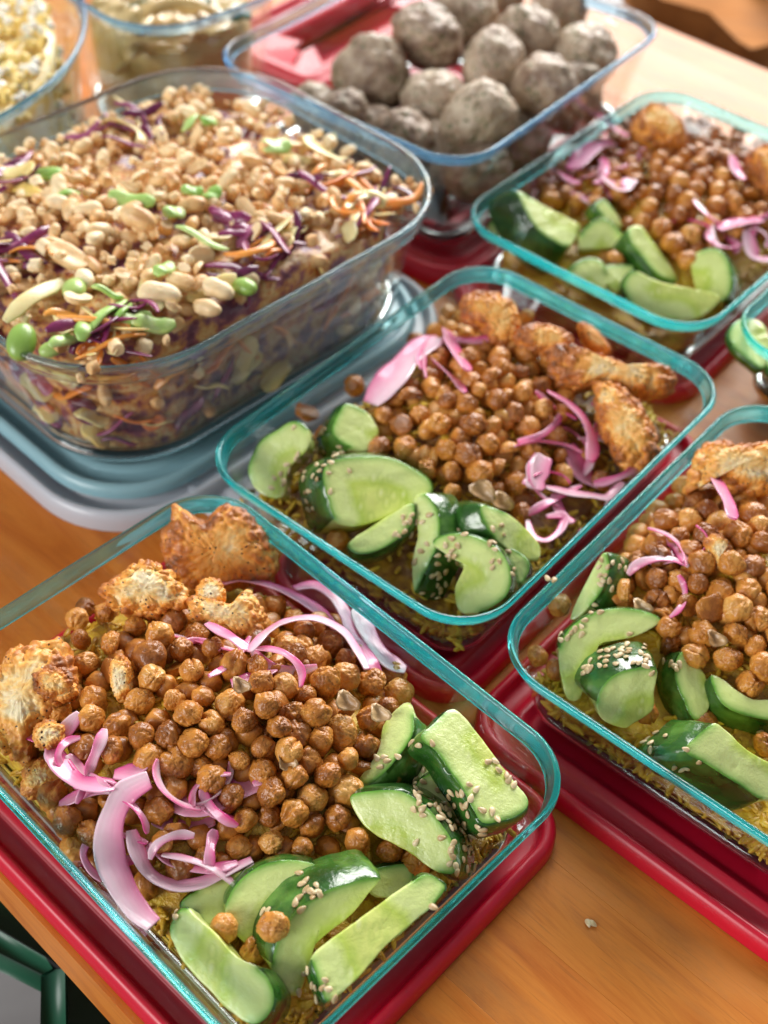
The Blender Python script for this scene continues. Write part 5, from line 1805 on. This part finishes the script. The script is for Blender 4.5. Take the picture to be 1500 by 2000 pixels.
# ------------------------------------------------------------------ top left crumbs, pasta
CR = [(ICO[2][0] * (1 + 0.25 * fbm(ICO[2][0] * 1.7 + s * 3, 2))[:, None] * np.array([0.0034, 0.0027, 0.0024]), ICO[2][1]) for s in range(4)]
CRM = {}
for nm, cols in (('corn', [(0.2, (0.84, 0.58, 0.10)), (0.8, (0.90, 0.76, 0.36))]), ('cheese', [(0.2, (0.82, 0.80, 0.70)), (0.8, (0.9, 0.9, 0.86))])):
    CRM[nm] = organic(nm, cols, 60, rough=0.45, coat=0.1, ssw=0.2, spread=0)
for nm, cnt, lb in (('corn', 1500, 'yellow corn kernels filling the top left bowl'), ('cheese', 1000, 'white crumbled cheese over the corn in the top left bowl')):
    xf = [(rng.randint(4), rot_rand() * rng.uniform(0.5, 1.1), p + np.array([0, 0, rng.uniform(0, 0.006)])) for p in scatter_on('T', cnt, 0.02, 0.0, 0.002, lambda q: np.hypot(*(q - CUR['T']['c'])) < 0.137)]
    R2 = ring(0.31 - 0.034, 0.31 - 0.034, 0.138, 240)
    for _ in range(260):
        p = world('T', R2[rng.randint(240)])
        xf.append((rng.randint(4), rot_rand() * rng.uniform(0.6, 1.1), np.array([p[0], p[1], rng.uniform(0.02, 0.07)])))
    joined({'corn': 'corn_kernels', 'cheese': 'cheese_crumbs'}[nm], CR, xf, CRM[nm], label=lb, kind='stuff')
for i, (x, y, z, a, ln, lb) in enumerate([(300, 100, 0.066, 2.5, 0.045, 'blurred curved noodle against the near wall of the pasta bowl'), (370, 60, 0.074, 0.3, 0.05, 'noodle under the blue rim, right side'), (280, 40, 0.078, 1.0, 0.04, 'noodle near the top edge, left side'), (420, 40, 0.074, 0.8, 0.05, 'long noodle at the right wall of the pasta bowl'),
                                          (340, 15, 0.082, 2.8, 0.045, 'noodle cut by the top photo edge'), (350, 120, 0.050, 0.2, 0.04, 'low noodle seen through the pasta bowl wall'), (260, 120, 0.048, 0.9, 0.035, 'low left noodle seen through the glass'), (400, 90, 0.056, 1.2, 0.04, 'upright noodle behind the glass'), (310, 70, 0.074, 0.1, 0.04, 'flat noodle in the middle of the pasta bowl')]):
    strand('P', at_z(x, y, z), a, ln, 0.009, M['pasta'], 'noodle', lb, 'pasta', 'noodles in the small back bowl', th=0.005, curl=1.0)
for (x, y, lb) in [((270), 6, 'dark green herb leaf near the top edge, left'), (390, 2, 'dark green herb leaf near the top edge, right'), (470, 30, 'dark herb leaf at the right of the pasta')]:
    strand('P', at_z(x, y, 0.078), 0.4, 0.014, 0.008, M['basil'], 'herb_leaf', lb, 'herb', 'herb leaves on the pasta', th=0.001, curl=0.2)

# ------------------------------------------------------------------ beyond the table
def obox(name, m, c, size, rz, parent=None, bev=0.004, rx=0, **kw):
    V, Fs = box_bevel(-size[0] / 2, size[0] / 2, -size[1] / 2, size[1] / 2, -size[2] / 2, size[2] / 2, bev)
    me = mesh_data(name, V, Fs, m)
    me.polygons.foreach_set('use_smooth', np.zeros(len(me.polygons), bool))
    return link(name, me, parent=parent, loc=c, rot=(rx, 0, rz), **kw)


def slab(name, poly, z, th, m, parent):
    P = np.array([at_z(x, y, z) for x, y in poly])
    n_ = len(P)
    V = np.vstack([P * [1, 1, 1] + [0, 0, -0.003], P.mean(0) + (P - P.mean(0)) * 0.985, P + [0, 0, -th]])
    Fs = []
    for a_, b_ in ((1, 0), (0, 2)):
        for i in range(n_):
            j = (i + 1) % n_
            Fs.append((a_ * n_ + i, a_ * n_ + j, b_ * n_ + j, b_ * n_ + i))
    Fs += [tuple(range(n_, 2 * n_)), tuple(reversed(range(2 * n_, 3 * n_)))]
    return link(name, mesh_data(name, V, Fs, m), parent=parent)


stool = link('stool', None, label='dark green painted metal stool tucked under the near left table edge', cat='stool', loc=(0, 0, 0))
slab('seat', [(-80, 1600), (60, 1700), (420, 2120), (140, 2120), (125, 1893), (88, 1868), (0, 1815), (-80, 1780)], -0.075, 0.01, M['green_paint'], stool)
slab('rail', [(-80, 1782), (0, 1818), (90, 1870), (104, 1892), (84, 1904), (0, 1862), (-80, 1825)], -0.066, 0.02, M['green_paint'], stool)
slab('leg', [(80, 1893), (127, 1890), (131, 2120), (76, 2120)], -0.068, 0.4, M['green_paint'], stool)

chair = link('chair', None, label='brown wooden chair beyond the far table corner, out of focus', cat='chair')


slab('seat', [(1225, -60), (1290, -2), (1385, 24), (1440, 80), (1468, 97), (1520, 84), (1620, -40), (1450, -120)], -0.06, 0.03, M['chair_wood'], chair)
for x, y in ((1430, 30), (1560, 10)):
    q = at_z(x, y, -0.10)
    obox('leg', M['chair_wood'], (q[0] + 0.02, q[1] + 0.03, -0.41), (0.035, 0.035, 0.66), -0.6, chair)
# crumpled cloth on the floor behind
n = 40
V, Fs = [], []
cc = at_z(1340, 40, -0.16)
for i in range(n):
    for j in range(n):
        x, y = (i / (n - 1) - 0.5) * 0.9, (j / (n - 1) - 0.5) * 0.6
        V.append((x, y, 0))
V = np.array(V)
V[:, 2] = 0.022 * fbm(V * 14, 4)
for i in range(n - 1):
    for j in range(n - 1):
        a = i * n + j
        Fs.append((a, a + n, a + n + 1, a + 1))
link('cloth', mesh_data('cloth', V, Fs, M['cloth']), label='crumpled grey and white cloth lying past the far table edge', cat='cloth', loc=(cc[0] + 0.05, cc[1] + 0.12, -0.16), rot=(0, 0, TA))
print('chickpeas', COUNT[0], 'sesame', ns, 'peanuts', len(pts))
